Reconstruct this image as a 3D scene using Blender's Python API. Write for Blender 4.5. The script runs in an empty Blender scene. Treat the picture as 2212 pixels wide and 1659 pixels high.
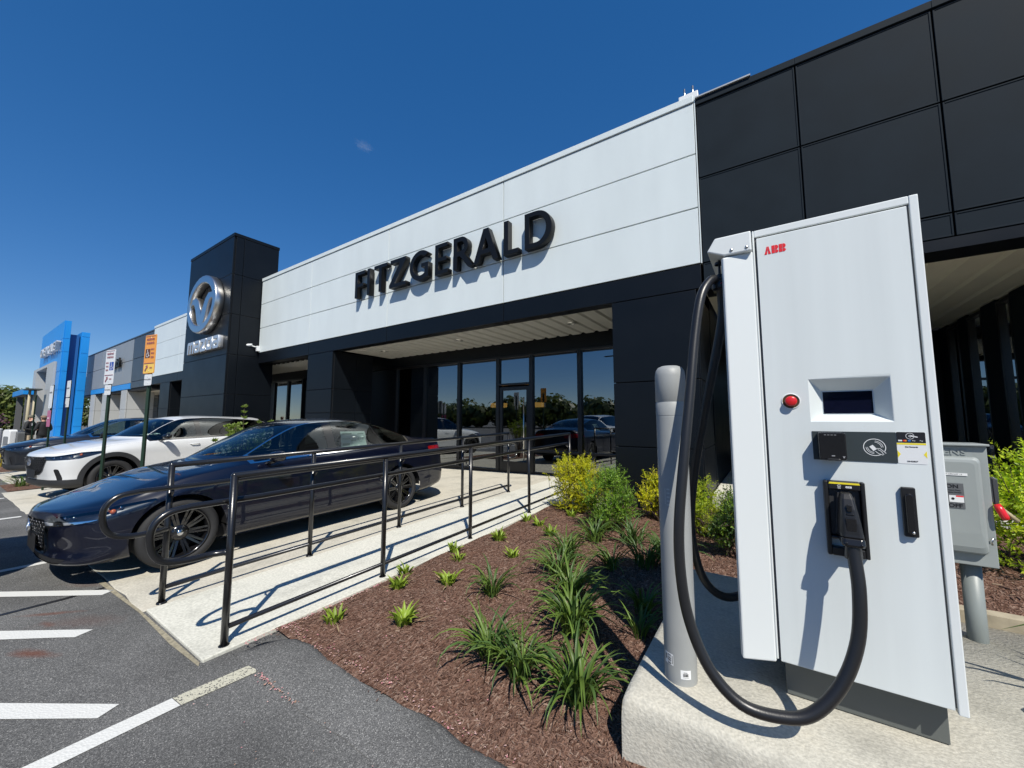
import bpy, bmesh, math, random
from math import sin, cos, pi, radians
from mathutils import Vector, Matrix
random.seed(7)
S = bpy.context.scene
COL = S.collection

# ---------------------------------------------------------------- camera, sky, sun, exposure
cam_data = bpy.data.cameras.new('camera')
cam = bpy.data.objects.new('camera', cam_data); COL.objects.link(cam)
cam_data.sensor_width = 36.0
cam_data.lens = 830.0 / 2212.0 * 36.0
cam_data.clip_start = 0.05
cam_data.clip_end = 3000
HC = 1.45
YAW = radians(33.7); PITCH = math.atan(75.5 / 830.0)
cam.location = (0, 0, HC)
cam.rotation_euler = (pi / 2 + PITCH, 0, YAW)
S.camera = cam

SUN_DIR = Vector((0.448, -0.448, 0.774)).normalized()      # towards the sun
world = bpy.data.worlds.new('World'); S.world = world
world.use_nodes = True
wn = world.node_tree.nodes; wl = world.node_tree.links
for n in list(wn): wn.remove(n)
sky = wn.new('ShaderNodeTexSky'); sky.sky_type = 'NISHITA'; sky.sun_disc = False
sky.sun_elevation = math.asin(SUN_DIR.z)
sky.sun_rotation = math.atan2(SUN_DIR.x, SUN_DIR.y)
sky.altitude = 1300; sky.air_density = 0.8; sky.dust_density = 0.0; sky.ozone_density = 3.0
bg = wn.new('ShaderNodeBackground'); bg.inputs['Strength'].default_value = 0.15
hs = wn.new('ShaderNodeHueSaturation'); hs.inputs['Saturation'].default_value = 1.72; hs.inputs['Hue'].default_value = 0.510
wo = wn.new('ShaderNodeOutputWorld')
gm = wn.new('ShaderNodeGamma'); gm.inputs['Gamma'].default_value = 0.60
wl.new(sky.outputs[0], gm.inputs['Color']); wl.new(gm.outputs[0], hs.inputs['Color']); wl.new(hs.outputs[0], bg.inputs['Color']); wl.new(bg.outputs[0], wo.inputs['Surface'])

sun_data = bpy.data.lights.new('sun', 'SUN'); sun_data.energy = 3.85
sun_data.angle = radians(0.53); sun_data.color = (1.0, 0.955, 0.865)
sun = bpy.data.objects.new('sun', sun_data); COL.objects.link(sun)
sun.rotation_euler = (-SUN_DIR).to_track_quat('-Z', 'Y').to_euler()

S.view_settings.view_transform = 'Standard'; S.view_settings.look = 'None'
S.view_settings.exposure = 0.58; S.view_settings.gamma = 1.0
S.view_settings.use_curve_mapping = False
try:
    S.cycles.max_bounces = 8; S.cycles.transparent_max_bounces = 24
    S.cycles.caustics_reflective = False; S.cycles.caustics_refractive = False
    S.cycles.sample_clamp_indirect = 4.0
except Exception: pass

# ---------------------------------------------------------------- materials
MATS = {}
def nodes_of(m):
    return m.node_tree.nodes, m.node_tree.links, m.node_tree.nodes['Principled BSDF']
def mat(name, color, rough=0.5, metal=0.0, coat=0.0, spec=0.5, var=0.0, vscale=6.0, bump=0.0, bscale=60.0, emit=None, streak=0.0):
    if name in MATS: return MATS[name]
    m = bpy.data.materials.new(name); m.use_nodes = True
    N, L, b = nodes_of(m)
    b.inputs['Base Color'].default_value = (*color, 1)
    b.inputs['Roughness'].default_value = rough
    b.inputs['Metallic'].default_value = metal
    b.inputs['Specular IOR Level'].default_value = spec
    b.inputs['Coat Weight'].default_value = coat
    b.inputs['Coat Roughness'].default_value = 0.03
    if emit:
        b.inputs['Emission Color'].default_value = (*emit[0], 1); b.inputs['Emission Strength'].default_value = emit[1]
    tc = None
    if var or bump or streak:
        tc = N.new('ShaderNodeTexCoord')
    if var or streak:
        nz = N.new('ShaderNodeTexNoise'); nz.inputs['Scale'].default_value = vscale; nz.inputs['Detail'].default_value = 6
        if streak:
            mp = N.new('ShaderNodeMapping'); mp.inputs['Scale'].default_value = (1, 1, streak)
            L.new(tc.outputs['Object'], mp.inputs['Vector']); L.new(mp.outputs[0], nz.inputs['Vector'])
        else:
            L.new(tc.outputs['Object'], nz.inputs['Vector'])
        rp = N.new('ShaderNodeMapRange'); rp.inputs['From Min'].default_value = 0.3; rp.inputs['From Max'].default_value = 0.7
        rp.inputs['To Min'].default_value = 1 - var; rp.inputs['To Max'].default_value = 1 + var
        L.new(nz.outputs['Fac'], rp.inputs['Value'])
        mx = N.new('ShaderNodeMix'); mx.data_type = 'RGBA'; mx.blend_type = 'MULTIPLY'; mx.inputs['Factor'].default_value = 1
        mx.inputs['A'].default_value = (*color, 1)
        L.new(rp.outputs[0], mx.inputs['B']); L.new(mx.outputs['Result'], b.inputs['Base Color'])
        rr = N.new('ShaderNodeMapRange'); rr.inputs['To Min'].default_value = max(0, rough - .06); rr.inputs['To Max'].default_value = min(1, rough + .06)
        L.new(nz.outputs['Fac'], rr.inputs['Value']); L.new(rr.outputs[0], b.inputs['Roughness'])
    if bump:
        bz = N.new('ShaderNodeTexNoise'); bz.inputs['Scale'].default_value = bscale; bz.inputs['Detail'].default_value = 4
        L.new(tc.outputs['Object'], bz.inputs['Vector'])
        bp = N.new('ShaderNodeBump'); bp.inputs['Strength'].default_value = bump; bp.inputs['Distance'].default_value = 0.01
        L.new(bz.outputs['Fac'], bp.inputs['Height']); L.new(bp.outputs[0], b.inputs['Normal'])
    MATS[name] = m
    return m

def ramp(N, stops):
    r = N.new('ShaderNodeValToRGB'); e = r.color_ramp.elements
    while len(e) > 1: e.remove(e[-1])
    e[0].position = stops[0][0]; e[0].color = (*stops[0][1], 1)
    for p, c in stops[1:]:
        k = e.new(p); k.color = (*c, 1)
    return r

def glass_mat(name, tint, refl=0.12, extra=1.0, wav=0.0):
    if name in MATS: return MATS[name]
    m = bpy.data.materials.new(name); m.use_nodes = True
    N, L = m.node_tree.nodes, m.node_tree.links
    for n in list(N): N.remove(n)
    tr = N.new('ShaderNodeBsdfTransparent'); tr.inputs['Color'].default_value = (*tint, 1)
    gl = N.new('ShaderNodeBsdfGlossy'); gl.inputs['Roughness'].default_value = 0.0
    gl.inputs['Color'].default_value = (0.92, 0.97, 1, 1)
    fr = N.new('ShaderNodeFresnel'); fr.inputs['IOR'].default_value = 1.5
    ma = N.new('ShaderNodeMath'); ma.operation = 'MULTIPLY_ADD'; ma.inputs[1].default_value = extra; ma.inputs[2].default_value = refl
    cl = N.new('ShaderNodeClamp')
    mx = N.new('ShaderNodeMixShader'); o = N.new('ShaderNodeOutputMaterial')
    L.new(fr.outputs[0], ma.inputs[0]); L.new(ma.outputs[0], cl.inputs[0]); L.new(cl.outputs[0], mx.inputs['Fac'])
    L.new(tr.outputs[0], mx.inputs[1]); L.new(gl.outputs[0], mx.inputs[2]); L.new(mx.outputs[0], o.inputs['Surface'])
    if wav:
        tc = N.new('ShaderNodeTexCoord'); nz = N.new('ShaderNodeTexNoise'); nz.inputs['Scale'].default_value = 0.7; nz.inputs['Detail'].default_value = 1
        bp = N.new('ShaderNodeBump'); bp.inputs['Strength'].default_value = wav; bp.inputs['Distance'].default_value = 0.05
        L.new(tc.outputs['Object'], nz.inputs['Vector']); L.new(nz.outputs['Fac'], bp.inputs['Height']); L.new(bp.outputs[0], gl.inputs['Normal'])
    MATS[name] = m
    return m

# ---------------------------------------------------------------- objects
def tag(o, label=None, cat=None, group=None, kind=None):
    if label: o['label'] = label
    if cat: o['category'] = cat
    if group: o['group'] = group
    if kind: o['kind'] = kind
    return o
def empty(name, loc, rz=0.0, label=None, cat=None, group=None):
    o = bpy.data.objects.new(name, None); COL.objects.link(o)
    o.location = loc; o.rotation_euler = (0, 0, rz); o.empty_display_size = 0.1
    return tag(o, label, cat, group)
def link_mesh(name, me, parent=None):
    o = bpy.data.objects.new(name, me); COL.objects.link(o)
    if parent is not None: o.parent = parent
    return o
def copy_tree(o, parent=None):
    c = o.copy(); COL.objects.link(c)
    if parent is not None:
        c.parent = parent; c.matrix_parent_inverse = o.matrix_parent_inverse.copy()
    for ch in o.children: copy_tree(ch, c)
    return c

class MB:
    """collects shapes and links them as one mesh object"""
    def __init__(s): s.v = []; s.f = []; s.m = []; s.sm = []
    def add(s, vs, fs, mi=0, smooth=False):
        o = len(s.v); s.v += [tuple(v) for v in vs]
        for f in fs: s.f.append([i + o for i in f]); s.m.append(mi); s.sm.append(smooth)
        return s
    def box(s, a, b, mi=0, M=None):
        x0, y0, z0 = a; x1, y1, z1 = b
        vs = [(x0,y0,z0),(x1,y0,z0),(x1,y1,z0),(x0,y1,z0),(x0,y0,z1),(x1,y0,z1),(x1,y1,z1),(x0,y1,z1)]
        if M is not None: vs = [M @ Vector(v) for v in vs]
        return s.add(vs, [(3,2,1,0),(4,5,6,7),(0,1,5,4),(1,2,6,5),(2,3,7,6),(3,0,4,7)], mi)
    def prism(s, pts, d, mi=0, smooth=False):
        """pts: 3D polygon, d: extrusion vector"""
        n = len(pts); d = Vector(d); pts = [Vector(p) for p in pts]
        vs = pts + [p + d for p in pts]
        nrm = Vector((0,0,0))
        for i in range(n): nrm += pts[i].cross(pts[(i+1) % n])
        fs = [list(range(n))[::-1], [i + n for i in range(n)]] + [(i, (i+1) % n, (i+1) % n + n, i + n) for i in range(n)]
        if nrm.dot(d) < 0: fs = [list(f)[::-1] for f in fs]
        o = len(s.v); s.v += [tuple(v) for v in vs]
        for k, f in enumerate(fs): s.f.append([i + o for i in f]); s.m.append(mi); s.sm.append(smooth and k > 1)
        return s
    def tube(s, path, r, n=10, mi=0, cap=True, closed=False):
        P = [Vector(p) for p in path]; m = len(P)
        R = r if isinstance(r, (list, tuple)) else [r] * m
        T = []
        for i in range(m):
            a = P[(i-1) % m] if (i > 0 or closed) else P[i]; b = P[(i+1) % m] if (i < m-1 or closed) else P[i]
            T.append((b - a).normalized())
        u = T[0].orthogonal().normalized(); vs = []
        for i in range(m):
            u = (u - T[i] * u.dot(T[i])).normalized(); w = T[i].cross(u)
            for k in range(n):
                a = 2*pi*k/n; vs.append(P[i] + (u*cos(a) + w*sin(a)) * R[i])
        fs = []
        for i in range(m if closed else m-1):
            j = (i+1) % m
            for k in range(n): fs.append((i*n+k, i*n+(k+1) % n, j*n+(k+1) % n, j*n+k))
        s.add(vs, fs, mi, True)
        if cap and not closed:
            o = len(s.v) - len(vs)
            s.f.append([o+k for k in range(n)][::-1]); s.m.append(mi); s.sm.append(False)
            s.f.append([o+(m-1)*n+k for k in range(n)]); s.m.append(mi); s.sm.append(False)
        return s
    def lathe(s, prof, n=24, M=None, mi=0, smooth=True):
        """prof: (r, z) list, turned about z"""
        vs = []; m = len(prof)
        for (r, z) in prof:
            for k in range(n): vs.append(Vector((r*cos(2*pi*k/n), r*sin(2*pi*k/n), z)))
        if M is not None: vs = [M @ v for v in vs]
        fs = []
        for i in range(m-1):
            for k in range(n): fs.append((i*n+k, i*n+(k+1) % n, (i+1)*n+(k+1) % n, (i+1)*n+k))
        if prof[0][0] > 1e-5: pass
        return s.add(vs, fs, mi, smooth)
    def ball(s, c, r, n=8, mi=0):
        c = Vector(c); rr = r if isinstance(r, (tuple, list)) else (r, r, r)
        vs = []; m = n
        for i in range(m+1):
            t = pi*i/m
            for k in range(2*n):
                a = 2*pi*k/(2*n); vs.append((c.x+rr[0]*sin(t)*cos(a), c.y+rr[1]*sin(t)*sin(a), c.z-rr[2]*cos(t)))
        fs = [(i*2*n+k, i*2*n+(k+1) % (2*n), (i+1)*2*n+(k+1) % (2*n), (i+1)*2*n+k) for i in range(m) for k in range(2*n)]
        return s.add(vs, fs, mi, True)
    def build(s, name, mats, parent=None, bevel=0.0, seg=2, loc=None, merge=False):
        me = bpy.data.meshes.new(name)
        me.from_pydata(s.v, [], s.f)
        if not isinstance(mats, (list, tuple)): mats = [mats]
        for m in mats: me.materials.append(m)
        me.polygons.foreach_set('material_index', s.m)
        me.polygons.foreach_set('use_smooth', s.sm)
        me.update()
        o = link_mesh(name, me, parent)
        if loc is not None: o.location = loc
        if bevel:
            b = o.modifiers.new('bevel', 'BEVEL'); b.width = bevel; b.segments = seg; b.limit_method = 'ANGLE'; b.angle_limit = radians(40)
        return o
def arc(cx, cy, r, a0, a1, n):
    return [(cx + r*cos(radians(a0 + (a1-a0)*i/n)), cy + r*sin(radians(a0 + (a1-a0)*i/n))) for i in range(n+1)]
def rrect(x0, z0, x1, z1, r, n=4):
    return arc(x1-r, z1-r, r, 0, 90, n) + arc(x0+r, z1-r, r, 90, 180, n) + arc(x0+r, z0+r, r, 180, 270, n) + arc(x1-r, z0+r, r, 270, 360, n)
def catmull(P, k, closed=False):
    P = [Vector(p) for p in P]; n = len(P); out = []
    for i in range(n if closed else n-1):
        p1, p2 = P[i], P[(i+1) % n]
        p0 = P[(i-1) % n] if (i > 0 or closed) else p1*2 - p2
        p3 = P[(i+2) % n] if (i < n-2 or closed) else p2*2 - p1
        for j in range(k):
            t = j/k
            out.append(0.5*((2*p1) + (p2-p0)*t + (2*p0-5*p1+4*p2-p3)*t*t + (3*p1-p0-3*p2+p3)*t**3))
    if not closed: out.append(P[-1])
    return out
def shape2d(name, loops, depth, material, parent=None, M=None, bevel=0.0):
    """flat outlines (first solid, holes inside) in the x-z plane, thickness 'depth' towards -y; returned as a mesh object"""
    cu = bpy.data.curves.new(name, 'CURVE'); cu.dimensions = '2D'; cu.fill_mode = 'BOTH'
    cu.extrude = depth/2; cu.bevel_depth = bevel; cu.bevel_resolution = 1
    for lp in loops:
        sp = cu.splines.new('POLY'); sp.points.add(len(lp)-1); sp.use_cyclic_u = True
        for i, (x, z) in enumerate(lp): sp.points[i].co = (x, z, 0, 1)
    to = bpy.data.objects.new('tmp', cu)
    me = bpy.data.meshes.new_from_object(to); bpy.data.objects.remove(to); bpy.data.curves.remove(cu)
    me.name = name
    T = Matrix(((1,0,0,0),(0,0,-1,-depth/2),(0,1,0,0),(0,0,0,1)))     # curve z -> world -y
    me.transform(T)
    if M is not None: me.transform(M)
    me.materials.clear(); me.materials.append(material)
    return link_mesh(name, me, parent)
def text_mesh(name, txt, size, depth, material, parent=None, M=None, weight=0.0, align='LEFT', shear=0.0, space=1.0):
    cu = bpy.data.curves.new(name, 'FONT'); cu.body = txt; cu.size = size; cu.extrude = depth/2; cu.offset = weight
    cu.align_x = align; cu.shear = shear; cu.space_character = space; cu.resolution_u = 3
    to = bpy.data.objects.new('tmp', cu)
    me = bpy.data.meshes.new_from_object(to); bpy.data.objects.remove(to); bpy.data.curves.remove(cu)
    me.name = name
    me.transform(Matrix(((1,0,0,0),(0,0,-1,-depth/2),(0,1,0,0),(0,0,0,1))))
    if M is not None: me.transform(M)
    me.materials.clear(); me.materials.append(material)
    return link_mesh(name, me, parent)

# ---------------------------------------------------------------- cars: one control net per body, interpolated to a fine skin,
# then split along implicit outlines into paint, glass, lamps, grille
def cr1(P, k, g0=None, g1=None):
    """centripetal Catmull-Rom through points P, k samples per span"""
    n = len(P); A = [g0 if g0 is not None else P[0]*2 - P[1]] + P + [g1 if g1 is not None else P[-1]*2 - P[-2]]
    out = []
    for i in range(n-1):
        p0, p1, p2, p3 = A[i], A[i+1], A[i+2], A[i+3]
        if (p2-p1).length < 1e-6:
            out += [p1.copy() for _ in range(k)]; continue
        t0 = 0.0; t1 = t0 + max((p1-p0).length, 1e-3)**.5; t2 = t1 + (p2-p1).length**.5; t3 = t2 + max((p3-p2).length, 1e-3)**.5
        for j in range(k):
            t = t1 + (t2-t1)*j/k
            a1 = p0*((t1-t)/(t1-t0)) + p1*((t-t0)/(t1-t0)); a2 = p1*((t2-t)/(t2-t1)) + p2*((t-t1)/(t2-t1)); a3 = p2*((t3-t)/(t3-t2)) + p3*((t-t2)/(t3-t2))
            b1 = a1*((t2-t)/(t2-t0)) + a2*((t-t0)/(t2-t0)); b2 = a2*((t3-t)/(t3-t1)) + a3*((t-t1)/(t3-t1))
            out.append(b1*((t2-t)/(t2-t1)) + b2*((t-t1)/(t2-t1)))
    out.append(P[-1].copy()); return out

def side(y, w, zb, zs, xb, zbelt, xr, zr, zc, yr=None, yc=None, dx=0.0):
    yr = y if yr is None else yr; yc = y if yc is None else yc
    zl = zb + .05; e = .9
    return [(w-.09, y, zb), (w-.02, y, zl), (w-.004, y, zl+(zs-zl)*.36), (w, y, zl+(zs-zl)*.72), (w-.008, y, zs),
            (xb+.022, y, zbelt-.025), (xb, y, zbelt), (xb+(xr-xb)*.88, y+(yr-y)*e, zbelt+(zr-zbelt)*.93), (xr-.035, yr, zr+.006),
            (xr*.55, yr+(yc-yr)*.7, zc-(zc-zr)*.22), (0, yc, zc)]

class Skin:
    def __init__(s, net, ku, kv):
        cols = [[Vector(p) for p in c] for c in net]; nc, nr = len(cols), len(cols[0])
        mir = lambda p: Vector((-p.x, p.y, p.z))
        L = []
        for r in range(nr):
            P = [cols[c][r] for c in range(nc)]
            L.append(cr1(P, ku, mir(P[1]), mir(P[-2])))
        NT = len(L[0]); s.v = []; s.par = []
        for i in range(NT):
            P = [L[r][i] for r in range(nr)]
            q = cr1(P, kv, None, mir(P[-2]))
            for j, p in enumerate(q):
                s.v.append(p); s.par.append((i/ku, j/kv))
        NS = (nr-1)*kv + 1
        s.f = []
        for i in range(NT-1):
            for j in range(NS-1):
                a, b, c, d = i*NS+j, (i+1)*NS+j, (i+1)*NS+j+1, i*NS+j+1
                s.f.append(([a, b, c, d], 'paint'))
    def split(s, f, inside, sel=('paint',), pre=None):
        """label the part of the selected faces where f < 0"""
        val = {}
        def V(i):
            if i not in val: val[i] = f(s.v[i], s.par[i])
            return val[i]
        ed = {}; out = []
        for poly, lab in s.f:
            if lab not in sel or (pre and not pre(s.v[poly[0]], s.par[poly[0]])): out.append((poly, lab)); continue
            vs = [V(i) for i in poly]
            if all(x >= 0 for x in vs): out.append((poly, lab)); continue
            if all(x < 0 for x in vs): out.append((poly, inside)); continue
            pin, pout = [], []
            n = len(poly)
            for k in range(n):
                a, b = poly[k], poly[(k+1) % n]; fa, fb = V(a), V(b)
                (pin if fa < 0 else pout).append(a)
                if (fa < 0) != (fb < 0):
                    key = (min(a, b), max(a, b))
                    if key not in ed:
                        t = fa/(fa-fb); t = min(max(t, .002), .998)
                        s.v.append(s.v[a].lerp(s.v[b], t)); pa, pb = s.par[a], s.par[b]
                        s.par.append((pa[0]+(pb[0]-pa[0])*t, pa[1]+(pb[1]-pa[1])*t)); ed[key] = len(s.v)-1
                    pin.append(ed[key]); pout.append(ed[key])
            if len(pin) > 2: out.append((pin, inside))
            if len(pout) > 2: out.append((pout, lab))
        s.f = out
    def part(s, labs, name, mats, parent, mirror=True, offset=0.0, thick=0.0, order=None, one_side=0):
        """one mesh from the faces that carry the labels"""
        order = order or list(labs)
        bm = bmesh.new(); mp = {}
        def bv(i, sgn):
            k = (i, sgn)
            if k not in mp:
                p = s.v[i]; mp[k] = bm.verts.new((p.x*sgn, p.y, p.z))
            return mp[k]
        sg = ((1, -1) if mirror else (1,)) if not one_side else (one_side,)
        for poly, lab in s.f:
            if lab in labs:
                for g in sg:
                    ids = poly if g == 1 else poly[::-1]
                    vs = [bv(i, g) for i in ids]
                    try: fc = bm.faces.new(vs)
                    except ValueError: continue
                    fc.smooth = True; fc.material_index = order.index(lab) if len(mats) > 1 else 0
        bmesh.ops.remove_doubles(bm, verts=bm.verts, dist=0.0004)
        bmesh.ops.dissolve_degenerate(bm, edges=bm.edges, dist=0.0002)
        bm.normal_update()
        if offset:
            nr = [v.normal.copy() for v in bm.verts]
            for v, n in zip(bm.verts, nr): v.co += n*offset
        me = bpy.data.meshes.new(name); bm.to_mesh(me); bm.free()
        for m in mats: me.materials.append(m)
        return link_mesh(name, me, parent)

def poly_f(pts):
    """signed value of a convex outline given anticlockwise: negative inside"""
    E = []
    n = len(pts)
    for i in range(n):
        (x0, y0), (x1, y1) = pts[i], pts[(i+1) % n]
        l = math.hypot(x1-x0, y1-y0); E.append((x0, y0, (y1-y0)/l, -(x1-x0)/l))
    return lambda x, y: max((x-a)*nx + (y-b)*ny for a, b, nx, ny in E)

def car_wheel(parent, pos, sgn, R, W, rim_r, spokes, mt, twin=True):
    """tyre (the wheel itself) with rim, hub cap and brake disc; outer face towards sgn*x"""
    x, y, z = pos
    Mx = Matrix.Translation((x, y, z)) @ Matrix.Rotation(radians(90)*sgn, 4, 'Y')
    t = MB(); rr = rim_r
    t.lathe([(rr-.03,-W/2),(rr+.012,-W/2+.004),(R-.05,-W/2-.008),(R-.016,-W/2+.012),(R-.003,-W/2+.035),(R,-W*.2),(R,W*.2),(R-.003,W/2-.035),(R-.016,W/2-.012),(R-.05,W/2+.008),(rr+.012,W/2-.004),(rr-.005,W/2-.02),(rr-.03,-W/2)], 48, Mx)
    for k in range(4):
        zz = -W*.3 + k*W*.2
        t.lathe([(R+.0006, zz-.004), (R+.0006, zz+.004)], 48, Mx, 1)
    w = t.build('wheel', [mt['tyre'], mt['rubber']], parent)
    r = MB()
    r.lathe([(rr-.028,-W/2+.02),(rr-.03,W/2-.03),(rr-.004,W/2-.012),(rr-.002,W/2-.004),(rr-.014,W/2-.002),(rr-.02,W/2-.02)], 40, Mx)
    def bar(a0, a1, r0, r1, h0, h1, z0, z1):
        q = []
        for (a, rad, hw, zz) in ((a0, r0, h0, z0), (a1, r1, h1, z1)):
            ca, sa = cos(a), sin(a)
            for s_, dz in ((-1, 0), (1, 0), (.6, -.035), (-.6, -.035)): q.append(Mx @ Vector((rad*ca - s_*hw*sa, rad*sa + s_*hw*ca, zz+dz)))
        r.add(q, [(0,1,5,4),(1,2,6,5),(2,3,7,6),(3,0,4,7),(4,5,6,7)])
    for k in range(spokes):
        a = 2*pi*k/spokes + .3
        if twin:
            for d in (-1, 1):
                bar(a + d*.16, a + d*.085, .06, rr-.02, .011, .0095, W/2-.045, W/2-.014)
        else:
            bar(a, a, .05, rr-.02, .026, .032, W/2-.05, W/2-.016)
    r.lathe([(0,W/2-.028),(.05,W/2-.03),(.075,W/2-.042),(.078,W/2-.09)], 20, Mx)
    r.build('rim', mt['rim'], w)
    h = MB(); h.lathe([(0,W/2-.02),(.022,W/2-.0205),(.028,W/2-.026),(.03,W/2-.036)], 16, Mx)
    for k in range(5):
        a = 2*pi*k/5 + .3; c = Mx @ Vector((.052*cos(a), .052*sin(a), W/2-.033)); h.ball(c, .009, 3, 1)
    h.build('hub_cap', [mt['chrome'], mt['rim']], w)
    d = MB(); d.lathe([(0,-.0),(rr-.06,0.0),(rr-.06,-.012),(0,-.012)], 28, Mx)
    d.build('brake_disc', mt['disc'], w)
    return w

def oval_emblem(name, parent, M, w, material, depth=.012):
    """oval ring with a winged v inside"""
    n = 28
    out = [(w/2*cos(2*pi*k/n), w*.39*sin(2*pi*k/n)) for k in range(n)]
    inn = [(w*.42*cos(2*pi*k/n), w*.31*sin(2*pi*k/n)) for k in range(n)]
    o = shape2d(name, [out, inn], depth, material, parent, M, bevel=depth*.2)
    s = w/2
    wing = [(-.88*s,.12*s),(-.70*s,.23*s),(-.46*s,.25*s),(-.27*s,.13*s),(-.10*s,-.12*s),(0,-.30*s),(.10*s,-.12*s),(.27*s,.13*s),(.46*s,.25*s),(.70*s,.23*s),(.88*s,.12*s),(.86*s,.02*s),(.68*s,.10*s),(.54*s,.07*s),(.42*s,-.10*s),(.28*s,-.42*s),(.13*s,-.62*s),(-.13*s,-.62*s),(-.28*s,-.42*s),(-.42*s,-.10*s),(-.54*s,.07*s),(-.68*s,.10*s),(-.86*s,.02*s)]
    shape2d('wing', [wing], depth*.9, material, o, M, bevel=depth*.15)
    return o

def build_car(spec, loc, rz, pitch, label, group, cat):
    p = spec; mt = p['mt']
    root = empty(p['name'], loc, 0, label, cat, group)
    root.rotation_euler = (pitch, 0, rz)
    K = Skin(p['net'], p['ku'], p['kv'])
    a, b = p['screen']; c, d = p['back']
    # glass
    K.split(lambda v, q: max(a+.12-q[0]+.0*q[1], q[0]-b+.12, 8.12-q[1]), 'windscreen', pre=lambda v, q: q[1] > 7.5 and q[0] < b+.5)
    K.split(lambda v, q: max(c+.15-q[0], q[0]-d+.15, 8.2-q[1]), 'rear_window', pre=lambda v, q: q[1] > 7.5 and q[0] > c-.5)
    s0, s1 = p['dlo']
    slant = p['slant']; sb = p['slant_back']
    K.split(lambda v, q: max(s0-q[0], q[0]-s1, 5.84-q[1], q[1]-8.05), 'trim', pre=lambda v, q: 5 < q[1] < 9)
    K.split(lambda v, q: max(s0+.16-q[0], q[0]-s1+.1, 6.1-q[1], q[1]-7.78), 'pillar', sel=('trim',))
    B = p['bpillar']; Q = p['qpillar']
    K.split(lambda v, q: max(s0+.2-q[0], (v.y+slant*(v.z-1))-B+.06, 6.14-q[1], q[1]-7.74), 'front_glass', sel=('pillar',))
    K.split(lambda v, q: max(B+.06-(v.y+slant*(v.z-1)), (v.y+sb*(v.z-1))-Q+.012, q[0]-s1+.16, 6.14-q[1], q[1]-7.74), 'rear_glass', sel=('pillar',))
    K.split(lambda v, q: max(Q+.012-(v.y+sb*(v.z-1)), q[0]-s1+.16, 6.14-q[1], q[1]-7.74), 'quarter_glass', sel=('pillar',))
    # wheel arches
    R = p['wheel_r']; Ra = p['arch_r']; zw = R
    for y in p['axles']:
        pre = lambda v, q: v.x > .55 and q[1] < 5.5 and abs(v.y-y) < .75
        if p.get('clad'):
            K.split(lambda v, q: math.hypot(v.y-y, v.z-zw)-Ra-p['clad'], 'cladding', pre=pre)
        K.split(lambda v, q: math.hypot(v.y-y, v.z-zw)-Ra, 'cut', sel=('paint', 'cladding'), pre=pre)
    if p.get('sill'):
        K.split(lambda v, q: v.z-p['sill'], 'cladding', pre=lambda v, q: v.z < p['sill']+.2)
    # front
    if 'grille' in p:
        g = poly_f(p['grille']); fr = lambda v, q: v.y < .42 and q[1] < 6
        gw = p['wing_w']
        zlo_ = min(z for x, z in p['grille'])-.012
        K.split(lambda v, q: max(g(v.x, v.z)-gw, v.z-p['wing_top'], zlo_-v.z), 'chrome_wing', sel=('paint','cladding'), pre=fr)
        K.split(lambda v, q: g(v.x, v.z), 'grille', sel=('paint', 'chrome_wing','cladding'), pre=fr)
    for nm, pts in p.get('front_dark', []):
        h = poly_f(pts)
        K.split(lambda v, q: h(v.x, v.z), nm, sel=('paint', 'cladding', 'chrome_wing'), pre=lambda v, q: v.y < .7 and q[1] < 6)
    if p.get('strip'):
        K.split(p['strip'], 'chrome_wing', sel=('paint',), pre=lambda v, q: v.y < .6 and q[1] < 5)
    lam = p['lamp']
    K.split(lam, 'headlight', sel=('paint', 'chrome_wing', 'cladding'), pre=lambda v, q: v.y < 1.0 and 2.5 < q[1] < 5.8)
    tl = p['tail']
    K.split(tl, 'tail_light', pre=lambda v, q: v.y > 3.6 and 3 < q[1] < 6.2)
    # seams
    for (y0, sl, zlo, zhi) in p['seams']:
        K.split(lambda v, q: max(abs(v.y+sl*(v.z-.8)-y0)-.0035, zlo-v.z, v.z-zhi), 'seam', sel=('paint', 'cladding'), pre=lambda v, q: v.x > .5 and q[1] < 6.2 and abs(v.y-y0) < .5)
    K.split(lambda v, q: max(abs(q[1]-5.75)-.05, .0-q[0], q[0]-p['screen'][0]+.1), 'seam', pre=lambda v, q: q[1] > 4.5 and v.y < 1.8)
    # parts
    K.part(['paint', 'seam'], 'body', [mt['paint'], mt['gap']], root)
    if p.get('clad'): K.part(['cladding'], 'wheel_arch_cladding', [mt['plastic']], root, offset=.012)
    K.part(['windscreen'], 'windscreen', [mt['glass']], root)
    K.part(['rear_window'], 'rear_window', [mt['glass_dark']], root)
    for g_ in (1, -1):
        K.part(['trim'], 'window_trim', [mt['trim']], root, offset=.002, one_side=g_)
        K.part(['pillar'], 'door_pillar', [mt['gloss_black']], root, offset=-.001, one_side=g_)
        K.part(['front_glass'], 'front_window', [mt['glass']], root, one_side=g_, offset=-.003)
        K.part(['rear_glass'], 'rear_side_window', [mt['glass_dark']], root, one_side=g_, offset=-.003)
        K.part(['quarter_glass'], 'quarter_window', [mt['glass_dark']], root, one_side=g_, offset=-.003)
        hl = K.part(['headlight'], 'headlight', [mt['lens']], root, one_side=g_, offset=.002)
        K.part(['headlight'], 'lamp_housing', [mt['lamp_inner']], hl, one_side=g_, offset=-.035)
        K.part(['tail_light'], 'tail_light', [mt['tail']], root, one_side=g_)
        for q in p['lamp_bits']:
            bt = MB(); (bx, by, bz), rad, mk = q; bt.ball((bx*g_, by, bz), rad, 6); bt.build('reflector', mt[mk], hl)
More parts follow.
